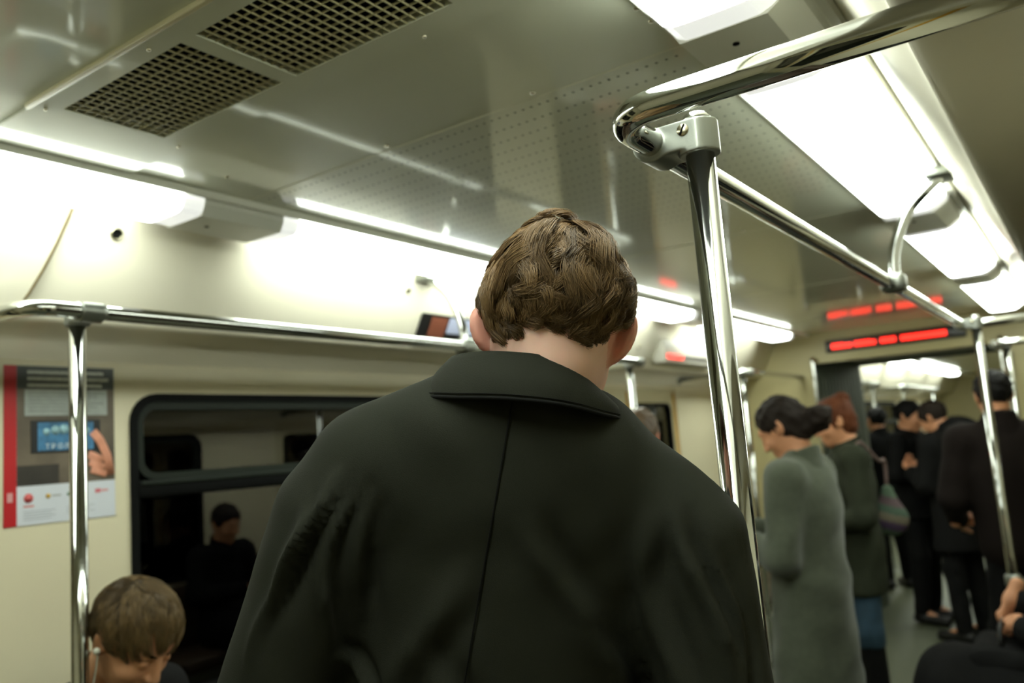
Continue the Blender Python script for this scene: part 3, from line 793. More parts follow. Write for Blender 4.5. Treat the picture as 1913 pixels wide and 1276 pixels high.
def person(label, loc, yaw, over=None, scale=1.0, pitch=0, hyaw=0, hroll=0, skin=SKIN2, coat=None, hem=.85, bulk=1.0, trousers=None, shoes=None,
           hair=None, hair_style='short', boots=0.0, bag=None, hands=(('l', (0, .3, -1), (1, 0, 0)), ('r', (0, .3, -1), (-1, 0, 0))), curl=28, name='person', collar=True, seed=1, head_h=.0065, skirt=.17, hidden_legs=False):
    J = {k: np.array(v, float) for k, v in BASE.items()}
    for k, v in (over or {}).items(): J[k] = np.array(v, float)
    Rz = rotm('Z', yaw); loc = np.asarray(loc, float)
    W = {k: loc + scale * (Rz @ v) for k, v in J.items()}
    V3 = lambda *a: Rz @ np.array(a, float)
    HR = Rz @ rotm('Z', hyaw) @ rotm('X', -pitch) @ rotm('Y', hroll)
    s = scale
    lo = np.min(list(W.values()), 0) - .30; hi = np.max(list(W.values()), 0) + .30
    fwd = V3(0, 1, 0)
    # body: one figure from head to feet under the clothes
    f = Field(lo, hi, .014)
    f.cone(W['neck'], W['chest'], .045 * s, .10 * s, .03, flat=(fwd, .7)); f.cone(W['chest'], W['pelvis'], .10 * s, .10 * s, .03, flat=(fwd, .7))
    for q in 'lr':
        f.cone(W['sh' + q], W['el' + q], .045 * s, .036 * s); f.cone(W['el' + q], W['wr' + q], .036 * s, .024 * s)
        f.cone(W['hi' + q], W['kn' + q], .058 * s, .046 * s); f.cone(W['kn' + q], W['an' + q], .048 * s, .033 * s); f.cone(W['an' + q], W['to' + q], .028 * s, .022 * s)
    parts = [f.nets()]
    hc = W['head']
    fh = Field(np.minimum(hc, W['neck']) - .15, np.maximum(hc, W['neck']) + .15, head_h)
    add_head(fh, hc, HR, s)
    fh.cone(hc + HR @ np.array([0, -.025, -.045]) * s, W['neck'], .052 * s, .056 * s, .025); fh.cone(W['neck'], W['neck'] + V3(0, 0, -.07), .058 * s, .08 * s, .03)
    parts.append(fh.nets())
    for q, d, n in hands:
        w = W['wr' + q]
        fa = Field(w - .19, w + .19, .0052); add_hand(fa, w, V3(*d), V3(*n), 1 if q == 'l' else -1, curl, s)
        fa.cone(w, w + (W['el' + q] - w) * .45, .026 * s, .032 * s, .02)
        parts.append(fa.nets())
    V, F = join(parts)
    root = mesh_np(name, V - loc, F, skin); root.location = loc
    tag(root, label, 'person')
    def child(nm, V, F, M): return mesh_np(nm, V - loc, F, M, root)
    # coat
    if coat is not None:
        fc = Field(lo, hi, .011)
        b = bulk * s
        fl = (fwd, .72)
        fc.cone(W['chest'] + V3(0, 0, .03), W['pelvis'], .155 * b, .150 * b, .05, flat=fl)
        fc.cone(W['shl'] + V3(.02, 0, 0), W['shr'] + V3(-.02, 0, 0), .068 * b, .068 * b, .05)
        fc.cone(W['neck'] + V3(0, 0, -.015), W['chest'], .062 * b, .14 * b, .06, flat=fl)
        for q in 'lr':
            fc.cone(W['sh' + q], W['el' + q], .066 * b, .058 * b, .04); fc.cone(W['el' + q], W['wr' + q], .058 * b, .042 * b, .03)
        if hem < .8:
            pb = W['pelvis']; hz = np.array([W['knl'][0] * .5 + W['knr'][0] * .5, W['knl'][1] * .5 + W['knr'][1] * .5, loc[2] + hem - .15])
            if hidden_legs: hz = (W['knl'] + W['knr']) / 2
            fc.cone(pb, hz, .150 * b, skirt * b, .05, flat=(fwd, .8))
            if hidden_legs:
                for q in 'lr': fc.cone(W['hi' + q], W['kn' + q], .10 * b, .085 * b, .06)
        if not hidden_legs: fc.cut((0, 0, loc[2] + hem), (0, 0, -1))
        for q, d, n in hands:
            dd = W['wr' + q] - W['el' + q]; dd = dd / np.linalg.norm(dd)
            sl, g = fc.block(W['wr' + q] - .09, W['wr' + q] + .09)
            p = [g[i] - W['wr' + q][i] for i in range(3)]; dist = np.sqrt(p[0] ** 2 + p[1] ** 2 + p[2] ** 2)
            pl = p[0] * dd[0] + p[1] * dd[1] + p[2] * dd[2] + .012
            fc.D[sl] = np.where(dist < .085, np.maximum(fc.D[sl], pl), fc.D[sl])
        V, F = fc.nets(); V = relax(V, F, 1); V = wrinkle(V, F, .006 * bulk, 26, seed)
        co = child('coat', V, F, coat)
        if collar:
            fk = Field(W['neck'] - .14, W['neck'] + .14, .006)
            up = W['neck'] + V3(0, .0, .035); dn_ = W['neck'] + V3(0, .01, -.05)
            fk.cone(dn_, up, .092 * b, .070 * b, .02); fk.cone(dn_ + V3(0, 0, -.02), up + V3(0, .004, .06), .066 * b, .058 * b, .0, 'sub')
            fk.cut(up + V3(0, 0, .01), V3(0, .35, 1)); fk.cut(dn_ + V3(0, 0, -.05), (0, 0, -1))
            fk.cone(up + V3(0, .10, .02), dn_ + V3(0, .12, -.06), .03, .012, .0, 'sub')
            V, F = fk.nets()
            if len(V): mesh_np('collar', V - loc, F, coat, co)
    if trousers is not None:
        ft = Field(lo, (hi[0], hi[1], max(W['pelvis'][2], W['knl'][2]) + .16), .012)
        for q in 'lr':
            ft.cone(W['hi' + q] * .88 + W['hi' + ('r' if q == 'l' else 'l')] * .12, W['kn' + q], .074 * s, .068 * s, .03); ft.cone(W['kn' + q], W['an' + q], .070 * s, .055 * s, .03)
        ft.cone(W['hil'] * .7 + W['hir'] * .3, W['hil'] * .3 + W['hir'] * .7, .078 * s, .078 * s, .03)
        ft.cut((0, 0, loc[2] + .07 + boots), (0, 0, -1))
        V, F = ft.nets(); V = wrinkle(V, F, .005, 40, seed + 3); child('trousers', V, F, trousers)
    if shoes is not None:
        for q in 'lr':
            an, to = W['an' + q], W['to' + q]; g = (to - an) * np.array([1, 1, 0])
            fs = Field(np.minimum(an, to) - .12, np.maximum(an, to) + np.array([.12, .12, .12 + boots + .1]), .008)
            heel = np.array([an[0], an[1], loc[2] + .045]) - g * .25
            fs.cone(heel, np.array([to[0], to[1], loc[2] + .035]) + g * .25, .042 * s, .036 * s, .02); fs.cone(np.array([an[0], an[1], loc[2] + .06]), an + np.array([0, 0, .03 + boots]) + (W['kn' + q] - an) * np.array([1, 1, 0]) * (boots / .4), .043 * s, (.045 if not boots else .062) * s, .03)
            fs.cut((0, 0, loc[2] + .002), (0, 0, -1))
            V, F = fs.nets(); child('boot' if boots else 'shoe', V, F, shoes)
    # hair
    if hair is not None:
        P = lambda x, y, z: hc + s * (HR @ np.array([x, y, z]))
        fr = Field(hc - .24, hc + .24, .0065)
        t = .010 if hair_style != 'bob' else .018
        fr.ell(P(0, -.018, .036), np.array([.076 + t, .094 + t, .086 + t]) * s, .01, B=HR)
        if hair_style in ('bun', 'long', 'topknot'): fr.ell(P(0, -.05, -.02), np.array([.07, .06, .08]) * s, .03, B=HR)
        nn = HR @ np.array([0, .84, -.54]); fr.cut(P(0, .062, .045) if hair_style != 'bun' else P(0, .055, .03), nn)
        for e in (-1, 1): fr.ell(P(e * .10, .02, -.05), np.array([.04, .035, .05]) * s, .01, 'sub', B=HR)
        if hair_style == 'bun':
            fr.cone(P(0, -.09, -.03), P(.01, -.125, -.055), .045 * s, .055 * s, .03); fr.ell(P(.0, -.15, -.05), np.array([.05, .05, .04]) * s, .02, B=HR)
        if hair_style == 'topknot': fr.ell(P(0, -.085, .10), np.array([.04, .045, .035]) * s, .02, B=HR)
        if hair_style == 'long': fr.cone(P(0, -.07, -.02), P(0, -.08, -.16), .07 * s, .05 * s, .03, flat=(HR[:, 1], .6))
        V, F = fr.nets()
        V = wrinkle(V, F, .0055, 95, seed + 9)
        ho = child('hair', V, F, hair)
    # eyebrows and eyes: small but they make a face
    for e in (-1, 1):
        b0 = [hc + s * (HR @ np.array([e * x, y, z])) for x, y, z in ((.014, .0895, .026), (.03, .0865, .031), (.046, .072, .026))]
        v, fz = sweep(b0, [.003, .004, .002], 6); mesh('eyebrow', [p - loc for p in v], fz, hair or RUBBER, root, True)
    return root, W, HR

def strand_hair(c, R, semi, keepfn, whorl, lenfn, n, nclump, wave, M, tow, parent, loc, lift=.010, rad=.00034, swirl=None, steps=9, seed=3, wfreq=1.6, clump=.6, jitter=.35, lvar=0.0):
    g = np.random.default_rng(seed)
    whorl = np.asarray(whorl, float); semi = np.asarray(semi, float)
    def roots(k):
        out = np.zeros((0, 3))
        while len(out) < k:
            u = g.normal(size=(k * 3, 3)); u /= np.linalg.norm(u, axis=1)[:, None]; q = u * semi
            ok = keepfn(q, c + q @ R.T); out = np.concatenate([out, q[ok]])
        return out[:k]
    def grow(q, ang, ph, L, amp, lf=1.0):
        pts = []; q = q.copy()
        for i in range(steps):
            t = i / (steps - 1); nrm = q / semi ** 2; nrm /= np.linalg.norm(nrm, axis=1)[:, None]
            d = q - whorl; d = d - nrm * (d * nrm).sum(1)[:, None]; d /= np.linalg.norm(d, axis=1)[:, None] + 1e-9
            sd = np.cross(nrm, d); a = ang + (swirl(q) if swirl else 0)
            dd = d * np.cos(a)[:, None] + sd * np.sin(a)[:, None]; sd = np.cross(nrm, dd)
            env = min(1, t * 1.6)
            wv = np.sin(2 * np.pi * wfreq * t + ph) * amp * env
            hh = lift * lf * (math.sin(math.pi * min(1, t * .75 + .12)) ** .8)
            pts.append(q + nrm * (hh + .35 * amp * env * np.cos(2 * np.pi * wfreq * t + ph * 1.3))[:, None] + sd * wv[:, None])
            q = q + dd * (L / (steps - 1))[:, None]; q = q / np.linalg.norm(q / semi, axis=1)[:, None]
        return np.stack(pts, 1)
    G = roots(nclump); ga = g.normal(size=nclump) * jitter; gp = g.random(nclump) * 6.28; gamp = wave * (.5 + g.random(nclump)); gt = g.random(nclump)
    gl = lenfn(G, c + G @ R.T) * (.85 + .3 * g.random(nclump)); glf = 1 + lvar * (g.random(nclump) - .5); GP = grow(G, ga, gp, gl, gamp, glf)
    Q = roots(n); near = np.empty(n, int)
    for i in range(0, n, 2000): near[i:i + 2000] = ((Q[i:i + 2000, None] - G[None]) ** 2).sum(2).argmin(1)
    L = lenfn(Q, c + Q @ R.T) * (.8 + .35 * g.random(n))
    P = grow(Q, ga[near] + g.normal(size=n) * .07, gp[near] + g.normal(size=n) * .25, L, gamp[near], glf[near])
    t = (np.linspace(0, 1, steps) ** 1.2 * clump)[None, :, None]
    off = g.normal(size=(n, 1, 3)) * .0022
    P = P * (1 - t) + (GP[near] + off) * t
    P = c + P @ R.T                     # to the frame of c
    P = tow(P.reshape(-1, 3)).reshape(n, steps, 3)
    T = np.gradient(P, axis=1); T /= np.linalg.norm(T, axis=2)[:, :, None] + 1e-9
    u = np.cross(T, np.array([.3, .5, .81])); u /= np.linalg.norm(u, axis=2)[:, :, None] + 1e-9; w = np.cross(T, u)
    rr = rad * (np.linspace(1, .35, steps))[None, :, None] * (.8 + .5 * g.random((n, 1, 1)))
    ring3 = np.stack([P + rr * (u * math.cos(a) + w * math.sin(a)) for a in (0, 2.094, 4.189)], 2)     # n, steps, 3, 3
    V = ring3.reshape(-1, 3) - loc
    base = (np.arange(n) * steps * 3)[:, None, None] + (np.arange(steps - 1) * 3)[None, :, None] + np.arange(3)[None, None, :]
    nxt = (np.arange(n) * steps * 3)[:, None, None] + (np.arange(steps - 1) * 3)[None, :, None] + np.array([1, 2, 0])[None, None, :]
    F = np.stack([base, nxt, nxt + 3, base + 3], 3).reshape(-1, 4)
    me = bpy.data.meshes.new('hair_strands'); k = len(F)
    me.vertices.add(len(V)); me.vertices.foreach_set('co', V.astype(np.float32).ravel())
    me.loops.add(k * 4); me.loops.foreach_set('vertex_index', F.astype(np.int32).ravel())
    me.polygons.add(k); me.polygons.foreach_set('loop_start', np.arange(k, dtype=np.int32) * 4); me.polygons.foreach_set('loop_total', np.full(k, 4, np.int32))
    me.update(calc_edges=True)
    at_ = me.attributes.new('tone', 'FLOAT', 'POINT')
    tone = np.clip(gt[near] * .6 + g.random(n) * .4, 0, 1)
    at_.data.foreach_set('value', np.repeat(tone, steps * 3).astype(np.float32))
    o = link('hair_strands', me, M, parent, True); o['kind'] = 'stuff'
    return o

# ---- the man with his back to the viewer; built in a frame along the view: u right, v up, w away
OR = at(955, 742, .88)
B3 = np.stack([RGT, -DWN, FWD], 1)
def tow(P): return OR + np.asarray(P) @ B3.T
def uvw(px, py, d): return (at(px, py, d) - OR) @ B3
MLOC = np.array([*(OR + FWD * .19)[:2], 0.0])
HC = uvw(1042, 554, .972)
UPV = np.array([.10, .80, .59]); FCV = np.array([.04, -.59, .80]); UPV /= np.linalg.norm(UPV); FCV -= UPV * FCV.dot(UPV); FCV /= np.linalg.norm(FCV)
RTV = np.cross(FCV, UPV); HB = np.stack([RTV, FCV, UPV], 1)
SEMI = np.array([.0755, .090, .0735])
fb = Field((-.2, -.12, -.02), (.26, .26, .34), .0034)
fb.ell(HC, SEMI * np.array([.93, .97, .97]), .01, B=HB)
hp = lambda x, y, z: HC + HB @ np.array([x, y, z])
fb.ell(hp(0, .03, -.055), (.055, .068, .080), .03, B=HB)            # face and jaw
fb.ell(hp(0, .075, -.115), (.027, .022, .022), .03, B=HB)
fb.cone(hp(0, .098, -.02), hp(0, .116, -.058), .008, .013, .012)
for e in (-1, 1):
    fb.ell(hp(e * .031, .104, -.028), (.016, .014, .010), .012, 'sub', B=HB); fb.ell(hp(e * .031, .089, -.028), (.012, .011, .011), .003, B=HB)
fb.cone(hp(-.02, .098, -.088), hp(.02, .098, -.088), .008, .008, .008)
fb.ell(uvw(1032, 612, .978), (.066, .056, .060), .02)
n0 = uvw(1032, 632, .975); n1 = uvw(995, 735, .995)
fb.cone(n0, n1, .0575, .060, .03); fb.cone(n1, n1 + np.array([-.005, -.07, .035]), .058, .052, .02)
fb.cone(uvw(1058, 640, .99), uvw(1070, 700, .99), .042, .037, .025)
# ears: flat shells standing off the head
def taper(P):
    P = np.array(P, float); k = 1 - .20 * np.clip((P[..., 1] - HC[1]) / .085, 0, 1.2)
    P[..., 0] = HC[0] + (P[..., 0] - HC[0]) * k
    return P
def towh(P): return tow(taper(P))
def ear(lobe, top, rim, e, wd=.021):
    lobe, top = uvw(*lobe), uvw(*top); ax = top - lobe; L = np.linalg.norm(ax); ax /= L
    rm = uvw(*rim) - (lobe + top) / 2; rm -= ax * rm.dot(ax); rm /= np.linalg.norm(rm); nb_ = np.cross(ax, rm)
    Bm = np.stack([rm, nb_, ax], 1); cc = (lobe + top) / 2
    fb.ell(cc + ax * .006, (wd, .0068, L * .54), .003, B=Bm)
    fb.ell(lobe + ax * .010, (.010, .006, .012), .004, B=Bm)
    K = 9
    pts = [cc + ax * (.004 + L * .44 * math.sin(a)) + rm * (wd * .8 * math.cos(a)) for a in np.linspace(-1.0, 2.3, K)]
    for p, q in zip(pts[:-1], pts[1:]): fb.cone(p, q, .0052, .0052, .004)
    fb.ell(cc + rm * .002 - nb_ * .006 * e, (.011, .006, L * .3), .004, 'sub', B=Bm)
ear((912, 658, .962), (897, 584, .962), (862, 612, .945), -1, .0145)
ear((1133, 682, .962), (1174, 594, .962), (1192, 648, .943), 1, .0185)
Vh, Fh = fb.nets(); Vh = taper(relax(Vh, Fh, 2, .4))
# torso, arms, legs of the same body, hidden by the clothes
hipw = (MLOC + np.array([0, 0, .93])); hipL = (hipw - OR) @ B3
fz = Field((-.36, -1.75, -.2), (.32, .02, .45), .014)
fz.cone((0, -.06, .12), (-.01, -.30, .14), .05, .085, .04); fz.cone((-.01, -.30, .14), hipL, .085, .09, .04)
HW = {-1: np.array([-.14, -.40, .36]), 1: np.array([.210, -.70, -.022])}
for e in (-1, 1):
    ew = .105 if e < 0 else .02
    fz.cone((e * .19, -.15, .108 if e < 0 else .08), (e * (.28 if e < 0 else .236), -.41, ew), .04, .036); fz.cone((e * (.28 if e < 0 else .236), -.41, ew), HW[e], .036, .026)
    k_ = (MLOC + np.array([e * .09 * RGT[0], e * .09 * RGT[1], .5]) - OR) @ B3; a_ = (MLOC + np.array([e * .1 * RGT[0], e * .1 * RGT[1], .09]) - OR) @ B3
    fz.cone(hipL + np.array([e * .09, 0, 0]), k_, .075, .05); fz.cone(k_, a_, .05, .034)
handp = []
for e in (-1, 1):
    w_ = HW[e]; fa = Field(w_ - .18, w_ + .18, .0052)
    add_hand(fa, w_, (.5, .1, .8) if e < 0 else (-.05, -1, .1), (.6, .6, 0) if e < 0 else (-1, 0, .2), -e, 35); handp.append(fa.nets())
V, F = join([(Vh, Fh), fz.nets()] + handp)
man = mesh_np('person', tow(V) - MLOC, F, SKIN); man.location = MLOC
tag(man, 'person in a black jacket with short wavy brown hair, back turned, closest to the viewer', 'person')
# jacket
fj = Field((-.40, -.80, -.12), (.36, .10, .46), .0072)
fj.ell((.0, -.23, .125), (.180, .25, .118), .04)
fj.ell((-.015, -.55, .115), (.205, .36, .12), .05)
fj.cone((-.150, -.100, .118), (.145, -.140, .100), .070, .064, .05)
fj.ell((.0, -.10, .095), (.150, .10, .085), .04)
fj.cone((-.03, -.022, .098), (-.175, -.082, .112), .058, .058, .04)
fj.cone((.035, -.045, .105), (.172, -.125, .090), .058, .054, .04)
fj.cone((-.207, -.147, .108), (-.290, -.40, .105), .074, .070, .03)
fj.cone((-.285, -.40, .105), (-.17, -.42, .34), .066, .046, .03)
fj.cone((.203, -.165, .072), (.238, -.42, .018), .066, .062, .03)
fj.cone((.238, -.42, .018), (.212, -.68, -.02), .060, .048, .03)
fj.cone((-.05, -.048, .078), (.085, -.062, .084), .062, .062, .03)
fj.cone(n1 + np.array([0, .09, 0]), n1 + np.array([0.0, .14, .0]), .060, .066, .01, 'sub')
V, F = fj.nets(); V = relax(V, F, 2)
N = vnormals(V, F)
u, v, w = V.T
back = np.clip(-N[:, 2] * 1.6, 0, 1)
def crease(x0, y0, x1, y1, wd, amp):
    """fold running from one point of the back to another: a ridge beside a valley"""
    a = np.array([x0, y0]); b = np.array([x1, y1]); d = b - a; L = np.linalg.norm(d); d /= L
    t = (u - a[0]) * d[0] + (v - a[1]) * d[1]; q = -(u - a[0]) * d[1] + (v - a[1]) * d[0]
    q = q + .012 * np.sin(t * 23 + x0 * 40); wd = wd * .68
    env = np.clip(t / (L * .25), 0, 1) * np.clip((L - t) / (L * .35), 0, 1)
    return amp * env * (np.exp(-(q / wd) ** 2) - .8 * np.exp(-((q - 1.7 * wd) / wd) ** 2))
disp = np.zeros(len(V))
for a in [(-.20, -.075, -.255, -.25, .012, .0065), (-.175, -.085, -.215, -.30, .012, .006), (-.145, -.10, -.185, -.27, .014, .004), (-.23, -.10, -.285, -.32, .010, .004),
          (.185, -.115, .225, -.33, .013, .006), (.15, -.12, .175, -.36, .016, .004), (.215, -.15, .25, -.40, .010, .004),
          (.02, -.12, .10, -.30, .020, .0035), (-.06, -.17, -.16, -.42, .022, .004), (.07, -.24, .17, -.45, .020, .004), (-.10, -.26, -.02, -.50, .022, .0035), (-.21, -.30, -.14, -.36, .012, .004), (.19, -.33, .12, -.40, .012, .004)]:
    disp += 2.3 * crease(*a)
disp += .0016 * (np.sin(u * 61 + 3 * np.sin(v * 17)) * np.sin(v * 29 + 2 * np.sin(u * 21)))
seam_u = .002 + .17 * v
disp -= .0022 * np.exp(-((u - seam_u) / .0045) ** 2)
V = V + N * (disp * (.25 + .75 * back))[:, None]
jk = mesh_np('jacket', tow(V) - MLOC, F, JACKET, man)
# stitched centre seam
sp = []
for vv in np.linspace(-.004, -.62, 60):
    uu = .002 + .17 * vv; k_ = (np.abs(u - uu) < .012) & (np.abs(v - vv) < .012) & (N[:, 2] < -.2)
    if k_.any(): sp.append((uu, vv, V[k_, 2].min() + .0006))
sv, sf = sweep([np.array(p) for p in sp], .0011, 6); mesh('back_seam', tow(np.array(sv)) - MLOC, sf, PIPING, jk, True)
# fold-over collar: inner stand, fold, outer leaf
low = cat([uvw(860, 800, 1.09), uvw(800, 760, 1.02), uvw(797, 743, .945), uvw(860, 743, .897), uvw(950, 745, .875), uvw(1050, 756, .876), uvw(1120, 774, .900), uvw(1166, 790, .955), uvw(1150, 830, 1.08)])
top = cat([uvw(900, 760, 1.10), uvw(852, 705, 1.045), uvw(842, 670, .975), uvw(890, 657, .925), uvw(960, 657, .903), uvw(1030, 668, .897), uvw(1088, 702, .912), uvw(1130, 748, .955), uvw(1115, 800, 1.09)])
rings = []
ctr = (low.mean(0) + top.mean(0)) / 2
nrow = 9
for k_ in range(nrow + 1):
    t = k_ / nrow; r_ = low * (1 - t) + top * t; outw = r_ - ctr; outw[:, 1] = 0; outw /= np.linalg.norm(outw, axis=1)[:, None]
    rings.append(r_ + outw * (.006 * math.sin(math.pi * t) + .002))
for k_ in range(1, 5):                                  # over the fold and down inside
    t = k_ / 4; outw = top - ctr; outw[:, 1] = 0; outw /= np.linalg.norm(outw, axis=1)[:, None]
    rings.append(top - outw * (.006 * min(1, t * 2)) + np.array([0, -.045 * max(0, t - .15) + .0015 * math.sin(math.pi * t), 0]))
outw = low - ctr; outw[:, 1] = 0; outw /= np.linalg.norm(outw, axis=1)[:, None]
rings = [low - outw * .004 + np.array([0, .002, 0])] + rings
nc = len(low); Vc = np.concatenate(rings); Fc = []
for i in range(len(rings) - 1):
    for j in range(nc - 1): Fc.append((i * nc + j, i * nc + j + 1, (i + 1) * nc + j + 1, (i + 1) * nc + j))
Vc[:, 2] += .0012 * np.sin(Vc[:, 0] * 90) * np.sin(Vc[:, 1] * 70)
col_ = mesh_np('collar', tow(Vc) - MLOC, np.array(Fc)[:, ::-1], JACKET, jk)
ev, ef = sweep([p for p in (rings[1] + np.array([0, .0004, 0]))], .0021, 8); mesh('collar_edge', tow(np.array(ev)) - MLOC, ef, PIPING, jk, True)
ev, ef = sweep([p + np.array([0, .0045, 0]) for p in (rings[1] * .95 + rings[2] * .05)], .0007, 6); mesh('collar_stitching', tow(np.array(ev)) - MLOC, ef, PIPING, jk, True)
# trousers and shoes down to the floor
TRO = mat('trousers_black', (22, 22, 22), rough=0.85)
SHOE = mat('shoe_black', (18, 17, 16), rough=0.5)
ft = Field((*(MLOC[:2] - .32), .05), (*(MLOC[:2] + .32), 1.05), .012)
for e in (-1, 1):
    o2 = np.array([RGT[0] * e, RGT[1] * e, 0])
    ft.cone(hipw + o2 * .09, MLOC + o2 * .1 + np.array([0, 0, .5]), .1, .078, .03); ft.cone(MLOC + o2 * .1 + np.array([0, 0, .5]), MLOC + o2 * .11 + np.array([0, 0, .09]), .078, .06, .03)
V, F = ft.nets(); mesh_np('trousers', wrinkle(V, F, .004, 40, 2) - MLOC, F, TRO, man)
fw2 = np.array([FWD[0], FWD[1], 0]); fw2 /= np.linalg.norm(fw2)
for e in (-1, 1):
    o2 = MLOC + np.array([RGT[0] * e * .11, RGT[1] * e * .11, 0])
    fs = Field(o2 - np.array([.25, .25, .0]), o2 + np.array([.25, .25, .16]), .008)
    fs.cone(o2 - fw2 * .05 + np.array([0, 0, .045]), o2 + fw2 * .17 + np.array([0, 0, .035]), .044, .038, .02); fs.cone(o2 + np.array([0, 0, .05]), o2 + np.array([0, 0, .11]), .045, .045, .02); fs.cut((0, 0, .003), (0, 0, -1))
    V, F = fs.nets(); mesh_np('shoe', V - MLOC, F, SHOE, man)
# hair: dark scalp under thousands of strands in wavy locks
HAIRB = hair_mat('hair_brown', (114, 91, 61), .62)
SCALP = mat('hair_scalp', (54, 42, 28), rough=0.7)
HL = [(840, 640), (900, 640), (925, 652), (945, 640), (968, 600), (1000, 585), (1040, 592), (1075, 612), (1105, 630), (1128, 610), (1140, 590), (1200, 575)]
hx = np.array([uvw(a, b, .93)[0] for a, b in HL]); hy = np.array([uvw(a, b, .93)[1] for a, b in HL])
def keep_man(q, p):
    line = np.interp(p[:, 0], hx, hy)
    nearside = p[:, 2] < HC[2] + .012
    frontal = q[:, 2] > .012 + .25 * np.maximum(q[:, 1], 0)
    return np.where(nearside, p[:, 1] > line, frontal & (p[:, 1] > line - .0))
def len_man(q, p):
    d = p[:, 1] - np.interp(p[:, 0], hx, hy)
    return np.clip(.018 + d * .75, .022, .085)
def swirl_man(q):
    return .55 * np.exp(-((q[:, 0] - .015) / .05) ** 2) * np.clip((q[:, 2] + .03) / .06, 0, 1) - .15 * np.sign(q[:, 0]) * 0
nu, nv = 72, 48
SV = np.array([[math.sin(math.pi * j / nv) * math.cos(2 * math.pi * i / nu), math.sin(math.pi * j / nv) * math.sin(2 * math.pi * i / nu), math.cos(math.pi * j / nv)] for j in range(nv + 1) for i in range(nu)]) * SEMI
SF = np.array([(j * nu + i, (j + 1) * nu + i, (j + 1) * nu + (i + 1) % nu, j * nu + (i + 1) % nu) for j in range(nv) for i in range(nu)])
okv = keep_man(SV, HC + SV @ HB.T)
SF = SF[okv[SF].all(1)]; used = np.unique(SF); mp = np.full(len(SV), -1); mp[used] = np.arange(len(used))
hro = mesh_np('hair', towh(HC + (SV[used] * 1.012) @ HB.T) - MLOC, mp[SF], SCALP, man)
strand_hair(HC, HB, SEMI, keep_man, (.004, -.045, .075), len_man, 17000, 150, .0085, HAIRB, towh, hro, MLOC, lift=.014, swirl=swirl_man, seed=5, wfreq=1.5, clump=.85, rad=.00042, lvar=.8)
strand_hair(HC, HB, SEMI, keep_man, (.004, -.045, .075), lambda q, p: np.clip(len_man(q, p) * .5, .010, .03), 5000, 260, .002, HAIRB, towh, hro, MLOC, lift=.005, swirl=swirl_man, seed=8, wfreq=1.0)

HL2 = [(870, 640), (912, 664), (934, 670), (950, 652), (966, 622), (1000, 600), (1040, 608), (1070, 630), (1095, 650), (1118, 658), (1132, 640), (1150, 600)]
hx2 = np.array([uvw(a, b, .93)[0] for a, b in HL2]); hy2 = np.array([uvw(a, b, .93)[1] for a, b in HL2])
NC = uvw(1032, 612, .978); NB = np.array([[1., 0, 0], [0, 0, 1.], [0, 1., 0]]); NS = np.array([.0675, .0615, .0575])
def keep_nape(q, p):
    line = np.interp(p[:, 0], hx2, hy2)
    return (p[:, 2] < NC[2] + .015) & (p[:, 1] > line + .006) & (p[:, 1] < line + .055) & (q[:, 2] < .035)
strand_hair(NC, NB, NS, keep_nape, (0, -.03, .09), lambda q, p: np.full(len(q), .019), 5000, 130, .0022, HAIRB, tow, hro, MLOC, lift=.005, rad=.00036, seed=31, wfreq=.8, clump=.6, jitter=.15)
MATE = mat('skin_ear', (238, 174, 156), rough=0.5, sss=0.35)
man.data.materials.append(MATE)
fu = Vh[Fh].mean(1); red = (fu[:, 0] < uvw(917, 620, .96)[0]) | (fu[:, 0] > uvw(1131, 640, .96)[0] + np.clip((uvw(1131, 640, .96)[1] - fu[:, 1]) * .0, 0, 1)); red &= (fu[:, 1] < uvw(1000, 575, .96)[1]) & (fu[:, 1] > uvw(1000, 690, .96)[1])
mi = np.zeros(len(man.data.polygons), np.int32); mi[:len(Fh)][red] = 1
if len(man.data.polygons) >= len(Fh): man.data.polygons.foreach_set('material_index', mi)

# ---- the others
COATG = mat('coat_grey_wool', (84, 89, 75), rough=0.95, spec=0.1, bump=0.4, bscale=260, var=.1, vscale=40, sheen=.2)
COATD = mat('coat_dark_green', (48, 52, 40), rough=0.9, spec=0.15, bump=0.2, bscale=200, var=.1, vscale=20)
BLK = mat('cloth_black', (20, 20, 20), rough=0.9, spec=0.15, bump=0.2, bscale=200)
NAVY = mat('cloth_dark_brown', (28, 22, 20), rough=0.9, spec=0.15)
JEANS = mat('jeans_blue', (40, 66, 84), rough=0.85, bump=0.2, bscale=400, var=.15, vscale=30)
HDARK = mat('hair_dark', (34, 26, 20), rough=0.7, spec=0.2, bump=.5, bscale=60, stretch=(4, 4, .6))
HBLACK = mat('hair_black', (16, 14, 13), rough=0.7, spec=0.2, bump=.5, bscale=60)
HRED = mat('hair_auburn', (92, 50, 28), rough=0.7, spec=0.2, bump=.5, bscale=60, var=.2, vscale=20)
HBRN = mat('hair_mid_brown', (84, 66, 46), rough=0.5, bump=.5, bscale=60)
PHONEM = mat('phone_black', (14, 16, 20), rough=0.25)
SCREENM = mat('phone_screen_glow', (120, 170, 190), rough=0.3, emit=.5)
def phone(p, d, n, label, glow=False):
    """flat handset at p: d its long axis, n the way the screen looks"""
    d = np.asarray(d, float); d /= np.linalg.norm(d); n = np.asarray(n, float); n -= d * n.dot(d); n /= np.linalg.norm(n); a = np.cross(d, n)
    e = box('mobile_phone', -.035, .035, -.07, .07, -.004, .004, PHONEM, bevel=.003)
    sc = box('screen', -.031, .031, -.062, .062, .0041, .0046, SCREENM if glow else PHONEM)
    e.matrix_world = Matrix(((a[0], d[0], n[0], p[0]), (a[1], d[1], n[1], p[1]), (a[2], d[2], n[2], p[2]), (0, 0, 0, 1)))
    sc.parent = e
    tag(e, label, 'phone')
    return e

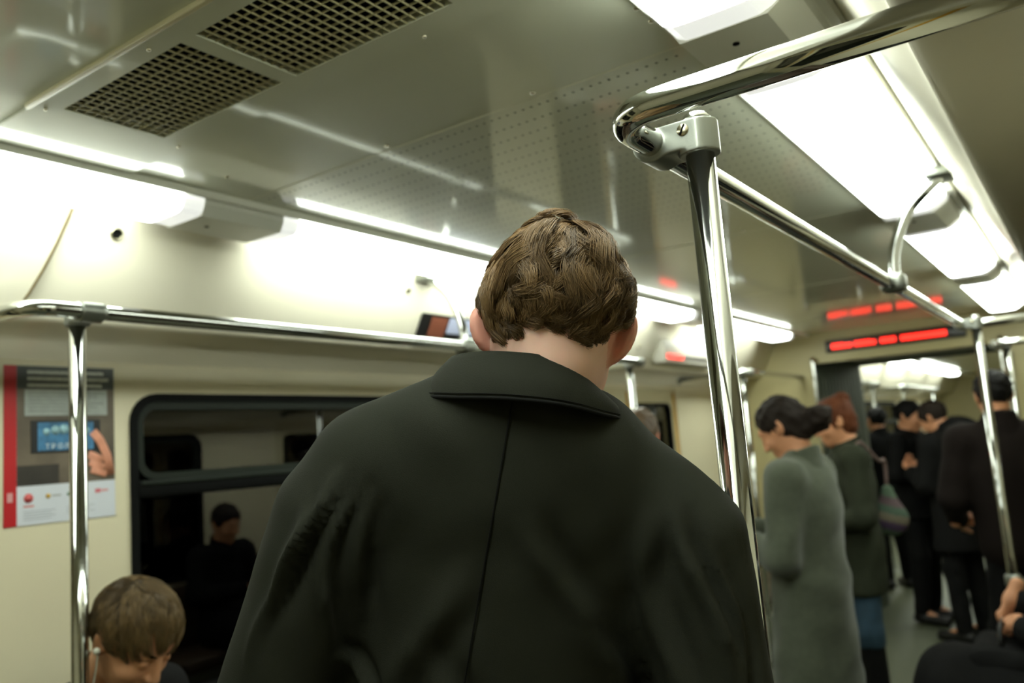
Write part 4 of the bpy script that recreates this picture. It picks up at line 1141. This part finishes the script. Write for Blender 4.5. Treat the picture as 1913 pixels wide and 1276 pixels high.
# grey coat, looking at a phone
w1p = at(1482, 800, 3.38); w1 = person('person in long grey wool coat with dark low bun, looking at a phone', (w1p[0], w1p[1], 0), 86,
    dict(head=(0, .045, 1.545), neck=(0, -.015, 1.405), chest=(0, -.01, 1.22), shl=(-.165, 0, 1.345), shr=(.165, -.01, 1.345), ell=(-.215, .02, 1.06), wrl=(-.09, .26, 1.12), elr=(.215, .0, 1.06), wrr=(.06, .27, 1.14), pelvis=(0, 0, .93)),
    pitch=34, hyaw=2, coat=COATG, hem=.50, bulk=1.16, skirt=.19, trousers=BLK, shoes=SHOE, hair=HDARK, hair_style='bun', hands=(('l', (.35, .6, .4), (.3, -.5, .6)), ('r', (-.35, .6, .4), (-.3, -.5, .6))), curl=38, seed=3, head_h=.005)
ph1 = w1[1]; pc = (ph1['wrl'] + ph1['wrr']) / 2 + rotm('Z', 86) @ np.array([.0, .085, .055])
phone(pc, rotm('Z', 86) @ np.array([0, .55, .83]), rotm('Z', 86) @ np.array([0, -.83, .55]), 'dark mobile phone held by the person in the grey coat')
# auburn hair, dark coat
w2p = at(1575, 780, 4.4); w2 = person('person with auburn pinned-up hair in a dark green coat, jeans and boots', (w2p[0], w2p[1], 0), 114,
    dict(head=(0, .05, 1.555), neck=(0, -.01, 1.42), chest=(0, 0, 1.24), shl=(-.16, 0, 1.36), shr=(.16, 0, 1.36), ell=(-.21, .0, 1.08), wrl=(-.10, .22, 1.02), elr=(.21, 0, 1.08), wrr=(.10, .22, 1.0)),
    pitch=18, coat=COATD, hem=.68, bulk=1.0, skirt=.17, trousers=JEANS, shoes=BLK, boots=.36, hair=HRED, hair_style='topknot', hands=(('l', (.3, .7, -.2), (.5, 0, -.5)), ('r', (-.3, .7, -.2), (-.5, 0, -.5))), seed=5, head_h=.005)
# coloured bag at her hip
bgp = at(1662, 952, 4.35)
bg = empty('handbag', tuple(bgp)); tag(bg, 'small striped purple and green bag carried beside the dark green coat', 'bag')
fq = Field(bgp - .2, bgp + .2, .008); fq.ell(bgp + np.array([0, 0, -.05]), (.085, .055, .085), .03); fq.cone(bgp + np.array([0, 0, -.03]), bgp + np.array([0, 0, .10]), .07, .03, .04, flat=((0, 1, 0), .65))
V, F = fq.nets(); bagb = keep(mesh_np('body', V, F, mat('bag_0', (84, 104, 84), rough=0.8)), bg)
for i, rgb in enumerate(((76, 58, 84), (116, 108, 92), (72, 92, 76), (92, 74, 78))): bagb.data.materials.append(mat('bag_%d' % (i + 1), rgb, rough=0.8))
zz = (V[F].mean(1) - bgp); zz = (zz[:, 2] + .3 * zz[:, 0] + .14) / .25
bagb.data.polygons.foreach_set('material_index', np.clip((zz * 6).astype(np.int32), 0, 5) % 5)
sv = [bgp + np.array([0, 0, .11]), bgp + np.array([-.0, .02, .25]), at(1640, 860, 4.33), at(1606, 826, 4.32), at(1592, 850, 4.28)]
tube('strap', cat(sv, 20), .009, mat('strap_pink', (104, 84, 78), rough=0.7), bg, 8)
# man in black facing left, by the gangway
m3p = at(1690, 780, 6.55); person('person in a black coat standing in profile at the gangway opening', (m3p[0], m3p[1], 0), -105,
    dict(head=(0, .04, 1.56), neck=(0, -.01, 1.43), shl=(-.17, 0, 1.37), shr=(.17, 0, 1.37), wrl=(-.12, .25, 1.08), wrr=(.12, .25, 1.08)), pitch=12, coat=BLK, hem=.78, bulk=1.05, trousers=BLK, shoes=SHOE, hair=HBLACK, hands=(('l', (.2, .8, .1), (.6, 0, .4)), ('r', (-.2, .8, .1), (-.6, 0, .4))), seed=7)
# hooded man with phone, back half turned
m4p = at(1765, 775, 5.9); m4 = person('person in a black hooded coat bending over a phone inside the aisle', (m4p[0], m4p[1], 0), 58,
    dict(head=(0, .10, 1.53), neck=(0, .02, 1.41), chest=(0, .0, 1.22), shl=(-.18, 0, 1.35), shr=(.18, 0, 1.35), wrl=(-.05, .30, 1.16), wrr=(.08, .30, 1.18), elr=(.24, .05, 1.08), ell=(-.22, .05, 1.08)), pitch=32, hyaw=15, coat=BLK, hem=.62, bulk=1.22, trousers=BLK, shoes=SHOE, hair=HDARK, hands=(('l', (.3, .7, .3), (.3, -.4, .6)), ('r', (-.3, .7, .3), (-.3, -.4, .6))), curl=36, seed=9)
hd = m4p; fq = Field(at(1790, 790, 5.8) - .2, at(1790, 790, 5.8) + .2, .009); hcn = at(1792, 800, 5.82); fq.ell(hcn, (.13, .11, .09), .03); fq.ell(hcn + np.array([.02, 0, -.06]), (.15, .12, .07), .04)
V, F = fq.nets(); mesh_np('hood', wrinkle(V, F, .006, 40, 4) - np.array(m4[0].location), F, BLK, m4[0])
phone(at(1790, 848, 5.7), (.9, .2, -.3), (.1, -.9, .5), 'pale lit phone in front of the black hooded coat', True)
# tall man at the right edge
m5p = at(1853, 762, 4.15); person('tall person in black jacket with short black hair behind the far right pole', (m5p[0] + .02, m5p[1], 0), 20,
    dict(head=(0, .03, 1.625), neck=(0, -.01, 1.49), chest=(0, 0, 1.28), shl=(-.19, 0, 1.42), shr=(.19, 0, 1.42), ell=(-.25, 0, 1.14), elr=(.25, 0, 1.14), wrl=(-.20, .2, 1.0), wrr=(.2, .2, 1.0)), pitch=8, coat=NAVY, hem=.80, bulk=1.15, trousers=BLK, shoes=SHOE, hair=HBLACK, seed=11, hands=(('l', (.3, .7, 0), (.6, 0, 0)), ('r', (-.3, .7, 0), (-.6, 0, 0))))
# head behind the man's shoulder
p7 = at(1190, 800, 3.55); person('person with short brown hair and pale shirt collar, seen over the black shoulder', (p7[0], p7[1], 0), 10,
    dict(head=(0, .03, 1.545), neck=(0, -.01, 1.41), shl=(-.17, 0, 1.345), shr=(.17, 0, 1.345), chest=(0, 0, 1.22)), pitch=12, coat=mat('shirt_pale', (196, 196, 186), rough=0.8), hem=.88, bulk=.98, trousers=BLK, shoes=SHOE, hair=HBRN, seed=13, skin=mat('skin_rosy', (224, 150, 126), rough=0.5))
# dark head further back
p8 = at(1640, 788, 7.9); person('person in dark clothes half hidden behind the black coat in the gangway', (p8[0], p8[1], 0), 40, dict(head=(0, .03, 1.55), neck=(0, -.01, 1.42), shl=(-.17, 0, 1.36), shr=(.17, 0, 1.36)), coat=BLK, hem=.8, trousers=BLK, shoes=SHOE, hair=HBLACK, seed=15)
# seated person at the lower right: lap, sleeve and hand
s1 = (1.03, 3.42, 0); person('seated person in black clothes with folded hands on the right bench', s1, 90,
    dict(head=(0, .02, 1.20), neck=(0, -.03, 1.07), chest=(0, -.06, .86), pelvis=(0, -.02, .55), shl=(-.17, -.04, 1.01), shr=(.17, -.04, 1.01), ell=(-.23, .02, .78), wrl=(.03, .21, .80), elr=(.24, .04, .80), wrr=(.20, .24, .86),
         hil=(-.09, .02, .56), knl=(-.11, .43, .56), anl=(-.11, .42, .09), tol=(-.12, .56, .045), hir=(.09, .02, .56), knr=(.11, .43, .56), anr=(.11, .42, .09), tor=(.12, .56, .045)), pitch=20, coat=BLK, hem=.3, hidden_legs=True, bulk=1.05, trousers=BLK, shoes=SHOE, hair=HDARK, curl=55,
    hands=(('l', (.8, .3, .1), (.0, -.3, -.8)), ('r', (-.35, .35, -.75), (-.5, -.7, 0))), seed=17)
bgx = (.80, 3.50, .655)
bk = empty('handbag', (bgx[0], bgx[1], bgx[2] - .1)); tag(bk, 'soft black bag on the lap of the seated person at right', 'bag')
fq = Field(np.array(bgx) - .3, np.array(bgx) + .3, .01); fq.box(bgx, (.15, .19, .085), .05, .02)
V, F = fq.nets(); keep(mesh_np('body', wrinkle(V, F, .006, 35, 6), F, BLK), bk)
tube('handle', fillet([(.76, 3.40, .73), (.76, 3.42, .80), (.76, 3.60, .80), (.76, 3.62, .73)], .05, 6), .009, SHOE, bk, 8)

# ---- boy on the left bench, earphones in, looking down
bh = at(250, 1192, 1.93)
BY = -100
boy, BW, BR = person('seated boy with light brown fringe and white earphones, looking down', (-1.02, bh[1] + .05, 0), BY,
    dict(head=((0, 0, 0)), neck=(0, .08, 1.06), chest=(0, -.02, .86), pelvis=(0, .0, .55), shl=(-.165, .03, .985), shr=(.15, .0, .985), ell=(-.22, .08, .74), wrl=(-.20, .30, .70), elr=(.16, -.01, .74), wrr=(-.08, .27, .70),
         hil=(-.11, .02, .56), knl=(-.25, .42, .55), anl=(-.25, .40, .09), tol=(-.27, .54, .045), hir=(.05, .02, .56), knr=(-.05, .42, .55), anr=(-.05, .40, .09), tor=(-.05, .54, .045)) | dict(head=tuple(rotm('Z', -BY) @ (bh - np.array([-1.02, bh[1] + .05, 0])))),
    scale=1.0, pitch=40, hyaw=20, hroll=0, coat=BLK, hem=.3, hidden_legs=True, bulk=.98, trousers=BLK, shoes=SHOE, hair=None, curl=45, hands=(('l', (.5, .7, .2), (.4, -.3, .6)), ('r', (-.5, .7, .2), (-.4, -.3, .6))), seed=19, head_h=.0036, skin=mat('skin_boy', (206, 150, 112), rough=0.5, var=.05, vscale=20, sss=.15))
HBOY = hair_mat('hair_boy', (104, 84, 52), .5)
BSEM = np.array([.083, .102, .092]); BC = bh + BR @ np.array([0, -.014, .034])
def keep_boy(q, p):
    front = q[:, 1] - .62 * (q[:, 2] - .02) < .062
    side = ~((np.abs(q[:, 0]) > .045) & (q[:, 1] > -.035) & (q[:, 2] < -.004))
    return front & side & (q[:, 2] > -.065)
okv = keep_boy(SV / SEMI * BSEM, 0); SV2 = SV / SEMI * BSEM
SFa = np.array([(j * nu + i, (j + 1) * nu + i, (j + 1) * nu + (i + 1) % nu, j * nu + (i + 1) % nu) for j in range(nv) for i in range(nu)])
SFa = SFa[okv[SFa].all(1)]; used = np.unique(SFa); mp = np.full(len(SV2), -1); mp[used] = np.arange(len(used)); bl = np.array(boy.location)
hb = mesh_np('hair', BC + (SV2[used] * 1.01) @ BR.T - bl, mp[SFa], mat('scalp_boy', (58, 48, 32), rough=.7), boy)
strand_hair(BC, BR, BSEM, keep_boy, (0, -.05, .085), lambda q, p: np.clip(.05 + .02 * (q[:, 1] / .1), .03, .075), 7000, 160, .003, HBOY, lambda P: P, hb, bl, lift=.011, rad=.0005, seed=21, wfreq=.7, jitter=.2)
# earphones: bud and lead on each side
WIREM = mat('earphone_white', (206, 206, 190), rough=0.4)
for e in (-1, 1):
    eb = bh + BR @ np.array([e * .088, -.002, -.010])
    er = empty('earphone', tuple(eb)); tag(er, 'white earphone bud and lead at the boy\'s %s ear' % ('right' if e > 0 else 'left'), 'earphone', 'earphones')
    lathe('bud', [(.002, 0), (.008, .003), (.008, .008), (.004, .013)], eb, BR @ np.array([e, .3, 0]), WIREM, er, 12)
    mid = bh + BR @ np.array([e * .084, .03, -.09]); end = BW['chest'] + rotm('Z', BY) @ np.array([e * .05, .20, .02])
    tube('lead', cat([eb, eb * .6 + mid * .4 + np.array([0, 0, -.01]), mid + np.array([0, 0, -.03]), end], 16), .0021, WIREM, er, 8)
